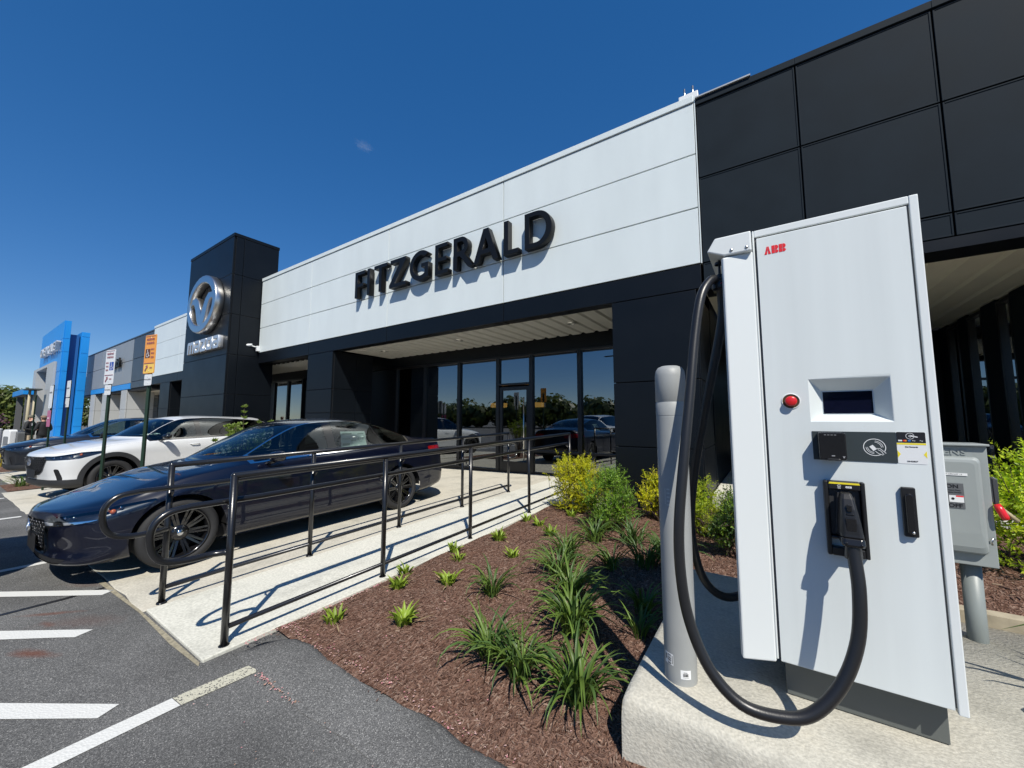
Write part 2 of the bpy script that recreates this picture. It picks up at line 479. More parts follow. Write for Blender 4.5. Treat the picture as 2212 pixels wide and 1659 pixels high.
    if 'grille' in p:
        gr = K.part(['grille'], 'grille', [mt['gap']], root, offset=-.035)
        K.part(['chrome_wing'], 'grille_surround', [mt['chrome']], root, offset=.004)
        gx = [x for x, z in p['grille']]; gz = [z for x, z in p['grille']]
        # honeycomb of short bars following the nose
        from mathutils.kdtree import KDTree
        fv = [v for v in K.v if v.y < .4 and .2 < v.z < .95 and v.x >= 0]
        kd = KDTree(len(fv)); [kd.insert((abs(v.x), 0, v.z), i_) for i_, v in enumerate(fv)]; kd.balance()
        def nose(px, pz):
            r_ = kd.find_n((abs(px), 0, pz), 4); ws_ = [1/(d_+.004) for _, _, d_ in r_]
            return sum(fv[i_].y*w_ for (_, i_, _), w_ in zip(r_, ws_))/sum(ws_)
        hb = MB(); ff = poly_f(p['grille']); st = .062
        j = 0; z = min(gz)+.02
        while z < max(gz):
            i = 0; x = min(gx) + (st/2 if j % 2 else 0)
            while x < max(gx):
                if ff(x, z) < -.022:
                    cx = []
                    for k in range(6):
                        aa = pi/6 + k*pi/3; px, pz = x + st*.46*cos(aa), z + st*.34*sin(aa); cx.append((px, nose(px, pz), pz))
                    hb.tube(cx, .0042, 4, closed=True)
                x += st
            z += st*.56; j += 1
        hb.build('mesh_insert', mat('dark_chrome', (.07,.072,.078), .25, .9), gr)
        em = oval_emblem('emblem', root, Matrix.Translation((0, nose(0, p['emblem_z'])-.006, p['emblem_z'])), .15, mt['chrome'])
        lz = p.get('plate_z')
        if lz:
            pm = MB(); pm.box((-.20, nose(0, lz)-.028, lz-.075), (.20, nose(0, lz)-.018, lz+.075)); pm.build('plate_bracket', mt['plastic_dark'], root, bevel=.008)
    for nm, _ in p.get('front_dark', []):
        for g_ in ((1, -1) if min(x for x, z in _) > 0 else (0,)):
            K.part([nm], nm, [mt['plastic_dark']], root, offset=-.006, one_side=g_)
    # under body, arch liners, floor
    ub = MB(); y0, y1 = p['axles'][0]-.55, p['axles'][1]+.6; w = p['w']
    ub.box((-w+.14, y0+.25, p['zb']+.0), (w-.14, y1-.25, p['zb']+.12))
    for y in p['axles']:
        for g_ in (1, -1):
            n = 14; vs = []
            for k in range(n+1):
                t = pi*k/n - .0
                for xx in (w-.42, w-.035): vs.append((g_*xx, y + (Ra+.012)*cos(t), zw + (Ra+.012)*sin(t)))
            ub.add(vs, [(2*k, 2*k+1, 2*k+3, 2*k+2) for k in range(n)], 0, True)
            ub.box((min(g_*(w-.42), g_*(w-.43)), y-Ra, p['zb']), (max(g_*(w-.42), g_*(w-.43)), y+Ra, zw+Ra))
    ub.build('underbody', mt['plastic_dark'], root)
    # arch lip
    # wheels
    for y in p['axles']:
        for g_ in (1, -1):
            car_wheel(root, (g_*(w-.028-p['tyre_w']/2), y, R), g_, R, p['tyre_w'], p['rim_r'], p['spokes'], mt, p['twin'])
    # mirrors
    for g_ in (1, -1):
        mx, my, mz = p['mirror']
        m = MB()
        n = 12; prof = []
        rings = [(.0, .35), (.02, .75), (.06, 1), (.10, .96), (.125, .8)]
        vs = []
        for (dy, sc_) in rings:
            for k in range(n):
                aa = 2*pi*k/n; cx, cz = cos(aa), sin(aa)
                ex = .105*sc_*(abs(cx)**.7)*(1 if cx > 0 else -1); ez = .062*sc_*(abs(cz)**.7)*(1 if cz > 0 else -1)
                vs.append((g_*(mx+ex+.02*(dy/.1)), my+dy-.0, mz+ez))
        fs = [(i*n+k, i*n+(k+1) % n, (i+1)*n+(k+1) % n, (i+1)*n+k) for i in range(len(rings)-1) for k in range(n)] + [tuple(range(n))[::-1], tuple(range((len(rings)-1)*n, len(rings)*n))]
        if g_ < 0: fs = [f[::-1] for f in fs]
        m.add(vs, fs, 0, True)
        mo = m.build('mirror', mt['mirror'], root)
        a_ = MB(); a_.tube([(g_*(mx-.19), my+.03, mz-.09), (g_*(mx-.1), my+.05, mz-.07), (g_*(mx-.02), my+.06, mz-.045)], [.03, .022, .03], 8)
        a_.build('mirror_arm', mt['gloss_black'], mo)
    # handles
    for (hy, hz) in p['handles']:
        for g_ in (1, -1):
            hx = p['handle_x']
            h = MB(); h.tube([(g_*(hx-.012), hy-.10, hz), (g_*(hx+.022), hy-.08, hz+.002), (g_*(hx+.026), hy+.02, hz+.004), (g_*(hx+.02), hy+.085, hz+.004), (g_*(hx-.012), hy+.1, hz+.004)], [.008, .012, .013, .012, .008], 8)
            h.build('door_handle', mt['paint'], root)
    # cabin
    cb = MB(); zf = p['zb']+.1; zt = p['seat_z']
    cb.box((-w+.2, p['dash_y'], zf), (w-.2, p['cab_end'], zf+.02))
    cb.add([(-w+.19, p['dash_y']-.28, zt-.0), (w-.19, p['dash_y']-.28, zt), (w-.19, p['dash_y']+.25, zt+.02), (-w+.19, p['dash_y']+.25, zt+.02), (-w+.19, p['dash_y']+.27, zf), (w-.19, p['dash_y']+.27, zf)], [(0,1,2,3),(3,2,5,4)])
    cb.box((-w+.2, p['cab_end']-.06, zf), (w-.2, p['cab_end'], zt+.03))
    for g_ in (1, -1): cb.box((min(g_*(w-.2), g_*(w-.16)), p['dash_y']-.1, zf), (max(g_*(w-.2), g_*(w-.16)), p['cab_end'], zt-.02))
    for row_y in p['seats']:
        for g_ in (-1, 1):
            cx = g_*.38
            cb.prism([(cx-.25, row_y-.3, zf+.25), (cx-.25, row_y+.2, zf+.22), (cx-.22, row_y+.42, zt+.12), (cx-.22, row_y+.34, zt+.14), (cx-.25, row_y+.1, zf+.38), (cx-.25, row_y-.28, zf+.36)], (.48, 0, 0))
            cb.box((cx-.12, row_y+.33, zt+.13), (cx+.12, row_y+.42, zt+.31))
    cbo = cb.build('cabin', mt['cabin'], root, bevel=.03, seg=2)
    sw = MB(); a0 = [( .38 + .18*cos(t*2*pi/20), p['dash_y']+.38 - .09*sin(t*2*pi/20), zt+.0 + .155*sin(t*2*pi/20)) for t in range(20)]
    sw.tube(a0, .016, 6, closed=True); sw.build('steering_wheel', mt['gloss_black'], cbo)
    return root, K

def car_mats(prefix, paint, flake, trim, mirror):
    g = {}
    m = mat(prefix + '_paint', paint, .32, flake, 1.0, .35)
    g['paint'] = m
    g['gap'] = mat('panel_gap', (.004,.004,.005), .7)
    g['glass'] = glass_mat('car_glass', (.34,.42,.40), .03, 1.0)
    g['glass_dark'] = glass_mat('car_rear_glass', (.46,.54,.52), .02, .9) if prefix == 'navy' else glass_mat('car_privacy_glass', (.08,.095,.09), .03, 1.0)
    g['trim'] = trim; g['mirror'] = mirror or m
    g['gloss_black'] = mat('gloss_black', (.006,.006,.007), .12, 0, .5)
    g['plastic'] = mat('cladding_plastic', (.022,.023,.025), .55, bump=.15, bscale=400)
    g['plastic_dark'] = mat('dark_plastic', (.008,.008,.009), .6)
    g['lens'] = glass_mat('lamp_lens', (.75,.78,.8), .06, 1.0)
    g['lamp_inner'] = mat('lamp_inner', (.012,.012,.014), .3, 0, .6)
    g['chrome'] = mat('chrome', (.75,.76,.78), .08, 1.0)
    g['amber'] = mat('amber_reflector', (.75,.16,.02), .25, 0, .8)
    g['tail'] = mat('tail_lens', (.22,.004,.006), .1, 0, 1)
    g['tyre'] = mat('tyre_rubber', (.018,.018,.019), .75, bump=.2, bscale=150)
    g['rubber'] = mat('tyre_groove', (.006,.006,.006), .9)
    g['rim'] = mat('black_rim', (.007,.007,.008), .18, .0, .8)
    g['disc'] = mat('brake_disc', (.08,.08,.085), .35, .8)
    g['cabin'] = mat('cabin_trim', (.02,.02,.022), .7)
    return g
CHROME = mat('chrome', (.75,.76,.78), .08, 1.0)
GLOSSB = mat('gloss_black', (.006,.006,.007), .12, 0, .5)

def cap(x, y0, z0, y1, z1, yn):     # helper for the collapsed centre columns
    return [(x, yn + i*.002, z1) for i in range(5)]
sedan_net = [
 [(0,.16,.18),(0,.055,.215),(0,.055,.32),(0,.02,.47),(0,0,.575),(0,.02,.630),(0,.04,.645),(0,.042,.647),(0,.044,.649),(0,.046,.651),(0,.048,.653)],
 [(.30,.18,.18),(.32,.07,.215),(.32,.075,.32),(.30,.04,.47),(.29,.03,.575),(.29,.05,.632),(.27,.07,.650),(.22,.08,.656),(.18,.09,.661),(.10,.10,.668),(0,.105,.671)],
 [(.55,.24,.18),(.58,.12,.215),(.59,.135,.33),(.57,.11,.47),(.55,.10,.575),(.54,.135,.636),(.51,.17,.660),(.46,.19,.674),(.41,.21,.684),(.22,.23,.698),(0,.24,.703)],
 [(.72,.40,.175),(.775,.27,.215),(.79,.29,.34),(.785,.27,.48),(.775,.275,.585),(.745,.33,.655),(.70,.37,.690),(.64,.39,.718),(.58,.41,.735),(.3,.43,.757),(0,.44,.764)],
 side(.60, .868,.18,.665,.785,.755,.63,.802,.832),
 side(.87, .888,.18,.745,.80,.845,.64,.885,.905),
 side(1.2, .89,.18,.79,.82,.90,.66,.94,.962),
 side(1.45,.89,.18,.80,.822,.93,.70,.985,1.005,1.42,1.22),
 side(1.78,.89,.18,.805,.825,.945,.685,1.185,1.215,1.76,1.62),
 side(2.12,.89,.18,.81,.825,.958,.638,1.335,1.385,2.10,2.0),
 side(2.5, .89,.18,.81,.825,.97,.612,1.382,1.44,2.5,2.5),
 side(2.95,.89,.18,.815,.822,.985,.602,1.368,1.43,2.95,2.95),
 side(3.30,.89,.185,.825,.815,1.0,.597,1.31,1.38,3.30,3.30),
 side(3.65,.892,.19,.84,.80,1.015,.605,1.195,1.255,3.66,3.70),
 side(3.98,.885,.20,.85,.785,1.015,.63,1.09,1.125,3.99,4.02),
 side(4.26,.86,.22,.85,.755,1.0,.66,1.052,1.072,4.28,4.33),
 [(.70,4.46,.25),(.75,4.545,.30),(.765,4.575,.45),(.76,4.565,.62),(.75,4.55,.82),(.71,4.53,.97),(.67,4.53,1.0),(.62,4.535,1.035),(.56,4.54,1.048),(.3,4.55,1.062),(0,4.56,1.066)],
 [(.40,4.52,.25),(.42,4.61,.30),(.42,4.65,.45),(.42,4.645,.62),(.41,4.625,.82),(.40,4.60,.98),(.36,4.60,1.02),(.30,4.60,1.042),(.22,4.60,1.052),(.12,4.60,1.06),(0,4.60,1.063)],
 [(0,4.54,.25),(0,4.63,.30),(0,4.67,.45),(0,4.665,.62),(0,4.645,.82),(0,4.62,.99),(0,4.615,1.03),(0,4.613,1.045),(0,4.612,1.052),(0,4.611,1.058),(0,4.61,1.061)],
]
def sedan_lamp(v, q):
    # thin swept-back lamp under the bonnet edge, widening on the wing
    y = v.y
    bot = .565 + .06*max(0, y-.12) + .22*max(0, y-.36)
    top = min(.612 + .20*max(0, y-.12), .672 + .12*(y-.42))
    return max(v.z-top, bot-v.z, .44-v.x, y-.68, q[1]-4.93)
def sedan_strip(v, q):
    # bright strip running from the grille corner outwards under the lamp
    bot = .565 + .06*max(0, v.y-.12)
    return max(v.z-bot-.004, bot-.030+.10*max(0, v.y-.08)-v.z, .38-v.x, v.y-.34)
SED = dict(name='sedan', net=sedan_net, ku=9, kv=7, screen=(7,9), back=(12,14), dlo=(7.06,13.45), slant=.05, slant_back=.35, bpillar=2.47, qpillar=3.27,
  wheel_r=.328, arch_r=.372, axles=(.87,3.58), clad=0, tyre_w=.215, rim_r=.238, spokes=10, twin=True, w=.89, zb=.19,
  grille=[(-.43,.545),(-.34,.37),(-.23,.285),(.23,.285),(.34,.37),(.43,.545),(.38,.585),(-.38,.585)], wing_w=.055, wing_top=.565, emblem_z=.50, plate_z=.36,
  front_dark=[('lower_intake', [(-.60,.222),(.60,.222),(.66,.262),(.55,.268),(-.55,.268),(-.66,.262)])],
  lamp=sedan_lamp, strip=sedan_strip, tail=lambda v, q: max(v.z-.93, .80-v.z + (4.6-v.y)*.10, .36-v.x, 4.18-v.y),
  seams=[(1.40,-.12,.28,.93),(2.50,.03,.28,.96),(3.42,.45,.45,1.0)], lamp_bits=[((.56,.15,.592),.015,'chrome'),((.64,.19,.596),.015,'chrome'),((.765,.335,.605),.022,'amber'),((.775,.36,.642),.022,'chrome'),((.785,.40,.622),.023,'amber'),((.79,.45,.648),.018,'chrome')],
  mirror=(.99,1.60,1.0), handles=[(2.33,.83),(3.28,.85)], handle_x=.885, dash_y=1.55, cab_end=3.75, seat_z=.84, seats=(2.25,3.1))
suv_net = [
 [(0,.20,.24),(0,.10,.30),(0,.07,.46),(0,.03,.66),(0,.0,.785),(0,.04,.865),(0,.06,.88),(0,.063,.882),(0,.066,.884),(0,.069,.886),(0,.072,.888)],
 [(.34,.22,.24),(.36,.12,.30),(.36,.09,.46),(.34,.05,.66),(.33,.03,.785),(.33,.07,.868),(.30,.095,.888),(.25,.105,.895),(.20,.115,.902),(.11,.125,.91),(0,.13,.913)],
 [(.60,.28,.24),(.64,.17,.30),(.64,.15,.46),(.62,.12,.66),(.60,.11,.785),(.585,.165,.876),(.555,.205,.90),(.505,.225,.918),(.445,.245,.93),(.24,.265,.945),(0,.275,.95)],
 [(.78,.42,.24),(.84,.31,.30),(.85,.31,.48),(.845,.29,.67),(.83,.30,.80),(.79,.37,.90),(.74,.41,.93),(.69,.43,.955),(.61,.45,.975),(.32,.47,.995),(0,.48,1.0)],
 side(.62,.93,.25,.85,.845,.965,.67,1.005,1.035),
 side(.92,.955,.25,.90,.86,1.015,.69,1.055,1.08),
 side(1.2,.955,.25,.92,.875,1.04,.71,1.085,1.11),
 side(1.48,.955,.25,.925,.88,1.06,.75,1.12,1.14,1.44,1.24),
 side(1.82,.955,.25,.93,.88,1.075,.70,1.34,1.375,1.78,1.62),
 side(2.16,.955,.25,.935,.88,1.085,.65,1.50,1.55,2.12,2.02),
 side(2.55,.955,.25,.94,.88,1.095,.63,1.545,1.61,2.55,2.52),
 side(3.05,.955,.25,.945,.878,1.11,.62,1.545,1.61,3.05,3.05),
 side(3.55,.955,.25,.955,.87,1.13,.61,1.52,1.595,3.55,3.6),
 side(4.0,.955,.26,.965,.855,1.155,.595,1.48,1.57,4.08,4.2),
 side(4.32,.94,.28,.97,.83,1.175,.60,1.36,1.47,4.42,4.50),
 [(.76,4.50,.32),(.82,4.60,.38),(.84,4.66,.52),(.83,4.64,.72),(.81,4.58,.98),(.77,4.50,1.12),(.74,4.49,1.16),(.70,4.53,1.20),(.62,4.56,1.22),(.33,4.60,1.24),(0,4.62,1.25)],
 [(.42,4.56,.32),(.45,4.66,.38),(.46,4.715,.52),(.45,4.70,.72),(.44,4.66,.98),(.43,4.63,1.10),(.40,4.63,1.13),(.34,4.635,1.15),(.26,4.64,1.165),(.13,4.645,1.175),(0,4.65,1.18)],
 [(0,4.58,.32),(0,4.68,.38),(0,4.735,.52),(0,4.72,.72),(0,4.68,.98),(0,4.66,1.08),(0,4.655,1.11),(0,4.654,1.125),(0,4.653,1.13),(0,4.652,1.135),(0,4.651,1.14)],
]
def suv_lamp(v, q):
    y = v.y
    bot = .758 + .08*max(0, y-.15) + .20*max(0, y-.42)
    top = min(.835 + .20*max(0, y-.15), .895 + .05*(y-.42))
    return max(v.z-top, bot-v.z, .44-v.x, y-.78, q[1]-4.95)
SUV = dict(name='suv', net=suv_net, ku=9, kv=7, screen=(7,9), back=(13,15), dlo=(7.06,13.9), slant=.05, slant_back=.1, bpillar=2.50, qpillar=3.62,
  wheel_r=.365, arch_r=.425, axles=(.92,3.735), clad=.085, sill=.40, tyre_w=.235, rim_r=.25, spokes=10, twin=True, w=.955, zb=.27,
  grille=[(-.54,.76),(-.42,.57),(-.30,.50),(.30,.50),(.42,.57),(.54,.76),(.50,.825),(-.50,.825)], wing_w=.012, wing_top=.76, emblem_z=.71, plate_z=.50,
  front_dark=[('bumper_intake', [(.72,.40),(.80,.40),(.74,.60),(.66,.60)])],
  lamp=suv_lamp, tail=lambda v, q: max(v.z-1.08, .93-v.z, .30-v.x, 4.25-v.y),
  seams=[(1.42,-.10,.40,1.06),(2.53,.03,.40,1.09),(3.62,.35,.62,1.12)], lamp_bits=[((.60,.165,.792),.024,'chrome'),((.70,.23,.80),.024,'chrome'),((.80,.34,.825),.026,'chrome'),((.84,.46,.85),.026,'amber')],
  mirror=(1.06,1.66,1.15), handles=[(2.36,.96),(3.42,.98)], handle_x=.95, dash_y=1.6, cab_end=4.3, seat_z=.98, seats=(2.3,3.25))

sedan_m = car_mats('navy', (.0007,.0020,.0105), .0, CHROME, None)
white_m = car_mats('pearl_white', (.62,.63,.63), 0.0, GLOSSB, GLOSSB)
grey_m = car_mats('graphite', (.020,.022,.027), .45, CHROME, None)
def gz(x): return -.02*min(20.0, max(0.0, -4.0-x))
SED['mt'] = sedan_m
sedan, SK = build_car(SED, (-5.70, .565, gz(-5.7)+.012), 0.0, radians(.9), 'dark navy four door saloon with chrome window line and black wheels, nearest the black railing', None, 'car')
sedan.rotation_euler.y = -math.atan(.02)
SUV['mt'] = white_m
white_suv, _ = build_car(SUV, (-12.3, 1.12, -.16), radians(9), 0.0, 'pearl white suv with black wheel arch cladding and black mirrors, parked beyond the navy saloon', None, 'car')
white_suv.scale = (1, 1, 1.05)
SUV2 = dict(SUV); SUV2['mt'] = grey_m
grey_suv, _ = build_car(SUV2, (-18.8, 1.14, -.31), radians(-2), 0.0, 'dark graphite grey suv with chrome front trim, parked beyond the white one', None, 'car')
grey_suv.scale = (1.04, 1.12, 1.12)
# price sheet hung inside the rear side window of the saloon, lying along the glass
from mathutils.kdtree import KDTree
_gv = [SK.v[i] for f, l in SK.f if l in ('rear_glass', 'pillar', 'quarter_glass') for i in f]
_kd = KDTree(len(_gv)); [_kd.insert((0, v.y, v.z), i) for i, v in enumerate(_gv)]; _kd.balance()
def on_glass(y, z, d):
    r_ = _kd.find_n((0, y, z), 5); w_ = [1/(q[2]+.004) for q in r_]
    return (sum(_gv[q[1]].x*a_ for q, a_ in zip(r_, w_))/sum(w_) - d, y, z)
pr_ = empty('price_sheet', (0, 0, 0), 0, 'pale green printed price sheet hung inside the rear window of the navy saloon', 'paper')
pr_.matrix_world = Matrix.Translation(sedan.location) @ sedan.rotation_euler.to_matrix().to_4x4()
def pq(u, v, d=.012): return on_glass(2.60+.40*u+.05*v, 1.005+.235*v-.01*u, d)
_b = MB(); n_ = 6
_b.add([pq(i/n_, j/n_, .014) for i in range(n_+1) for j in range(n_+1)], [(i*(n_+1)+j, (i+1)*(n_+1)+j, (i+1)*(n_+1)+j+1, i*(n_+1)+j+1) for i in range(n_) for j in range(n_)])
_b.build('sheet', mat('pale_green_paper', (.80,.90,.83), .6), pr_)
_b = MB()
for (u0,u1,v0,v1) in ((.06,.42,.80,.90),(.06,.36,.55,.74),(.40,.60,.30,.50),(.06,.34,.18,.30),(.66,.92,.82,.88),(.66,.94,.14,.24)):
    _b.add([pq(u0,v0),pq(u1,v0),pq(u1,v1),pq(u0,v1)], [(0,1,2,3)])
for k in range(16):
    a0, a1 = 2*pi*k/16, 2*pi*(k+1)/16
    _b.add([pq(.78+.12*cos(a0),.55+.16*sin(a0)),pq(.78+.12*cos(a1),.55+.16*sin(a1)),pq(.78+.09*cos(a1),.55+.12*sin(a1)),pq(.78+.09*cos(a0),.55+.12*sin(a0))], [(0,1,2,3)])
_b.build('print', mat('green_ink', (.30,.45,.37), .6), pr_)

# ---------------------------------------------------------------- showroom building
WHITE = mat('white_panel', (.66,.715,.715), .34, var=.035, vscale=2.2, spec=.4, streak=.25)
BLACK = mat('black_panel', (.0040,.0058,.0085), .40, var=.10, vscale=1.5, spec=.24)
BLACK2 = mat('black_textured_panel', (.0135,.0200,.0270), .62, var=.12, vscale=2.0, bump=.06, bscale=300, spec=.07)
GREY = mat('grey_panel', (.235,.25,.265), .4, var=.05, vscale=1.0)
DGREY = mat('slate_panel', (.040,.048,.060), .4, var=.06, vscale=1.0)
LGREY = mat('pale_grey_panel', (.40,.41,.41), .45, var=.05, vscale=1.0)
BLUE = mat('blue_panel', (.012,.24,.66), .38, var=.04, vscale=1.0)
DARKIN = mat('dark_backing', (.006,.006,.007), .8)  # near-black backing behind the panels and their gaps
FRAME = mat('window_frame', (.008,.008,.009), .35)
SOFFIT = mat('soffit_metal', (.56,.56,.53), .5, var=.05, vscale=2)
GLASS = glass_mat('tinted_glass', (.16,.19,.19), .20, 1.1, .006)
STEEL = mat('brushed_steel', (.6,.6,.58), .28, 1.0)
G = .006
bld = empty('showroom_building', (0, 0, 0), 0, 'long low car showroom with white panel band over black pillars and tinted glass front', 'building')
def panel(par, m, x0, x1, y, z0, z1, t=.05, g=G, name='wall_panel', bevel=.006):
    return MB().box((x0+g, y, z0+g), (x1-g, y+t, z1-g)).build(name, m, par, bevel=bevel, seg=2)
def panel_x(par, m, x, y0, y1, z0, z1, sgn=1, t=.05, g=G, name='wall_panel', bevel=.006):
    """panel on a wall facing sgn*x"""
    a, b = (x-t, x) if sgn > 0 else (x, x+t)
    return MB().box((a, y0+g, z0+g), (b, y1-g, z1-g)).build(name, m, par, bevel=bevel, seg=2)
def core(par, a, b, m=None, name='wall_core'):
    return MB().box(a, b).build(name, m or DARKIN, par)

FY = 6.0
# white band
WX = [-14.43, -11.24, -7.70, -4.205, -.71]
WZ = [3.70, 4.55, 5.385, 6.20]
core(bld, (-14.4, FY+.045, 3.40), (-.72, FY+.6, 6.24))
for i in range(4):
    for j in range(3): panel(bld, WHITE, WX[i], WX[i+1], FY, WZ[j], WZ[j+1], bevel=.004, g=.009)
    MB().box((WX[i]+.002, FY-.02, 6.205), (WX[i+1]-.002, FY+.62, 6.31)).build('parapet_cap', WHITE, bld, bevel=.006)
    panel(bld, BLACK, WX[i], WX[i+1], FY+.004, 3.33, 3.695, t=.25, name='beam_panel')
MB().box((-.709, FY+.0, 3.70), (-.694, FY+.3, 6.30)).build('edge_trim', WHITE, bld)
# left of the tower
core(bld, (-26.2, FY+.045, 3.2), (-18.4, FY+.6, 6.2))
LX = [-26.2, -22.3, -18.4]; LZ = [3.58, 4.40, 5.24, 6.10]
for i in range(2):
    for j in range(3): panel(bld, WHITE, LX[i], LX[i+1], FY, LZ[j], LZ[j+1], bevel=.004)
    MB().box((LX[i], FY-.02, 6.105), (LX[i+1], FY+.62, 6.22)).build('parapet_cap', WHITE, bld, bevel=.006)
    panel(bld, BLACK, LX[i], LX[i+1], FY+.004, 3.18, 3.575, t=.25, name='beam_panel')
# pillars
def pillar(x0, x1, y0, y1, z1, m, joints, par=bld, side_split=None):
    core(par, (x0+.04, y0+.045, 0), (x1-.04, y1-.02, z1-.01), name='pillar_core')
    zz = [0.0] + joints + [z1]
    for a, b in zip(zz[:-1], zz[1:]):
        panel(par, m, x0, x1-.03, y0, a, b, name='pillar_panel')
        ys = [y0, side_split, y1] if side_split else [y0, y1]
        for u, v in zip(ys[:-1], ys[1:]): panel_x(par, m, x1-.02, u+.055 if u == y0 else u, v, a, b, name='pillar_panel')
pillar(-11.25, -9.94, FY+.0, 7.3, 3.33, BLACK, [1.62, 2.28], side_split=6.75)
pillar(-2.05, -.76, FY+.0, 7.3, 3.33, BLACK, [1.02, 2.02])
pillar(-24.6, -23.2, FY+.0, 7.3, 3.18, BLACK, [.95, 1.95])
# soffit: ribbed metal strips, one by one
def rib_mesh(w, y0, y1):
    b = MB(); h = .032
    prof = [(0,0),(w*.62,0),(w*.72,h),(w*.9,h),(w,0)]
    n = len(prof)
    vs = [(x, y0, z) for x, z in prof] + [(x, y1, z) for x, z in prof]
    b.add(vs, [(i, i+1, n+i+1, n+i) for i in range(n-1)])
    return b
def soffit(par, x0, x1, y0, y1, z, w, m):
    n = max(1, round((x1-x0)/w)); w = (x1-x0)/n
    first = rib_mesh(w, y0, y1).build('soffit_strip', m, par); first.location = (x0, 0, z)
    for i in range(1, n):
        o = first.copy(); COL.objects.link(o); o.location = (x0 + i*w, 0, z)
soffit(bld, -9.93, -2.06, FY+.26, 7.96, 3.36, .31, SOFFIT)
soffit(bld, -17.9, -11.26, FY+.62, 7.96, 3.36, .31, SOFFIT)
soffit(bld, -26.1, -18.5, FY+.26, 7.96, 3.20, .33, SOFFIT)
SOFF2 = mat('portico_soffit_metal', (.74,.74,.62), .45, var=.05, vscale=2)
soffit(bld, -.74, 8.4, FY+.45, 12.3, 3.45, .36, SOFF2)
core(bld, (-.74, 6.6, 3.52), (8.5, 17, 3.6), DARKIN, 'deck')
for (x, y) in ((-3.2,6.95),(-6.2,6.95),(-9.0,6.95)):
    o = empty('recessed_light', (x, y, 3.36), 0, {-3.2:'round recessed downlight in the ribbed soffit near the right pillar', -6.2:'round recessed downlight in the ribbed soffit over the glass door bay', -9.0:'round recessed downlight in the ribbed soffit near the left pillar'}[x], 'ceiling light', 'downlights in the entrance soffit')
    MB().lathe([(.055,.0),(.06,-.012),(.09,-.014),(.1,.0)], 18).build('ring', STEEL, o)
    MB().lathe([(.0,.03),(.056,.03),(.056,-.002)], 18).build('lens', mat('lamp_lens_off', (.25,.25,.24), .3), o)
# roof deck and enclosing walls
core(bld, (-26.2, 6.5, 5.75), (8.5, 18, 5.9), mat('roof_membrane', (.4,.4,.4), .8), 'roof')
core(bld, (-26.2, 7.97, 3.05), (-.85, 8.15, 5.75), BLACK, 'bulkhead')
core(bld, (-26.2, 8.16, 3.3), (-.9, 16, 3.4), mat('ceiling_tile', (.25,.25,.25), .8), 'ceiling')
core(bld, (-26.2, 15.9, 0), (-.9, 16.0, 3.3), mat('interior_wall', (.10,.095,.09), .8), 'back_wall')
core(bld, (-.9, 7.4, 0), (-.78, 16, 5.7), BLACK, 'end_wall')
core(bld, (-26.2, 8.2, .10), (-.9, 15.9, .128), mat('interior_floor', (.10,.10,.10), .25), 'interior_floor')
core(bld, (-26.4, 8.0, 0), (-26.25, 16, 5.7), BLACK, 'end_wall')

# glazing along the storefront
SY = 8.0
def window(par, x0, x1, z0, z1, y=SY, rails=(), fr=.05, glass=GLASS, name='window'):
    f = MB(); d = .12
    f.box((x0, y, z0), (x0+fr, y+d, z1)); f.box((x1-fr, y, z0), (x1, y+d, z1))
    f.box((x0+fr, y+.002, z0), (x1-fr, y+d-.002, z0+fr)); f.box((x0+fr, y+.002, z1-fr), (x1-fr, y+d-.002, z1))
    for r in rails: f.box((x0+fr, y+.003, r-fr/2), (x1-fr, y+d-.003, r+fr/2))
    w = f.build(name, FRAME, par, bevel=.004, seg=1)
    zz = [z0+fr] + [r for r in rails] + [z1-fr]
    for a, b in zip(zz[:-1], zz[1:]):
        a2 = a + (fr/2 if a in rails else 0); b2 = b - (fr/2 if b in rails else 0)
        MB().add([(x0+fr, y+.06, a2), (x1-fr, y+.06, a2), (x1-fr, y+.06, b2), (x0+fr, y+.06, b2)], [(0,1,2,3)]).build('pane', glass, w)
    return w
F0, HD = .14, 3.05
for (a, b, r) in ((-9.75,-8.46,()),(-8.46,-7.12,()),(-7.12,-5.79,()),(-4.79,-3.52,(.68,)),(-3.52,-2.2,(.68,)),(-2.2,-.92,(.68,))):
    window(bld, a, b, F0, HD, rails=r)
for (a, b) in ((-17.6,-16.45),(-16.45,-15.3),(-25.4,-24.2),(-24.2,-23.0),(-22.8,-21.4),(-21.4,-20.0)):
    window(bld, a, b, F0, HD)
window(bld, -5.79, -4.79, 2.30, HD, fr=.05, name='transom_window')
dr = MB(); x0, x1 = -5.74, -4.84
dr.box((x0, SY+.02, F0), (x0+.09, SY+.08, 2.26)); dr.box((x1-.09, SY+.02, F0), (x1, SY+.08, 2.26))
dr.box((x0+.09, SY+.021, F0), (x1-.09, SY+.079, F0+.26)); dr.box((x0+.09, SY+.021, 2.17), (x1-.09, SY+.079, 2.26))
door = dr.build('door', FRAME, bld, bevel=.004, seg=1)
MB().add([(x0+.09, SY+.05, F0+.26), (x1-.09, SY+.05, F0+.26), (x1-.09, SY+.05, 2.17), (x0+.09, SY+.05, 2.17)], [(0,1,2,3)]).build('pane', GLASS, door)
hb = MB(); hb.tube([(-4.965, SY-.04, .45), (-4.965, SY-.04, 1.98)], .017, 10)
for z in (.65, 1.78): hb.tube([(-4.965, SY-.04, z), (-4.965, SY+.03, z)], .011, 8)
hb.build('pull_handle', STEEL, door)
for x in (-5.765, -4.815): MB().box((x-.025, SY, F0), (x+.025, SY+.12, 2.30)).build('door_jamb', FRAME, bld)
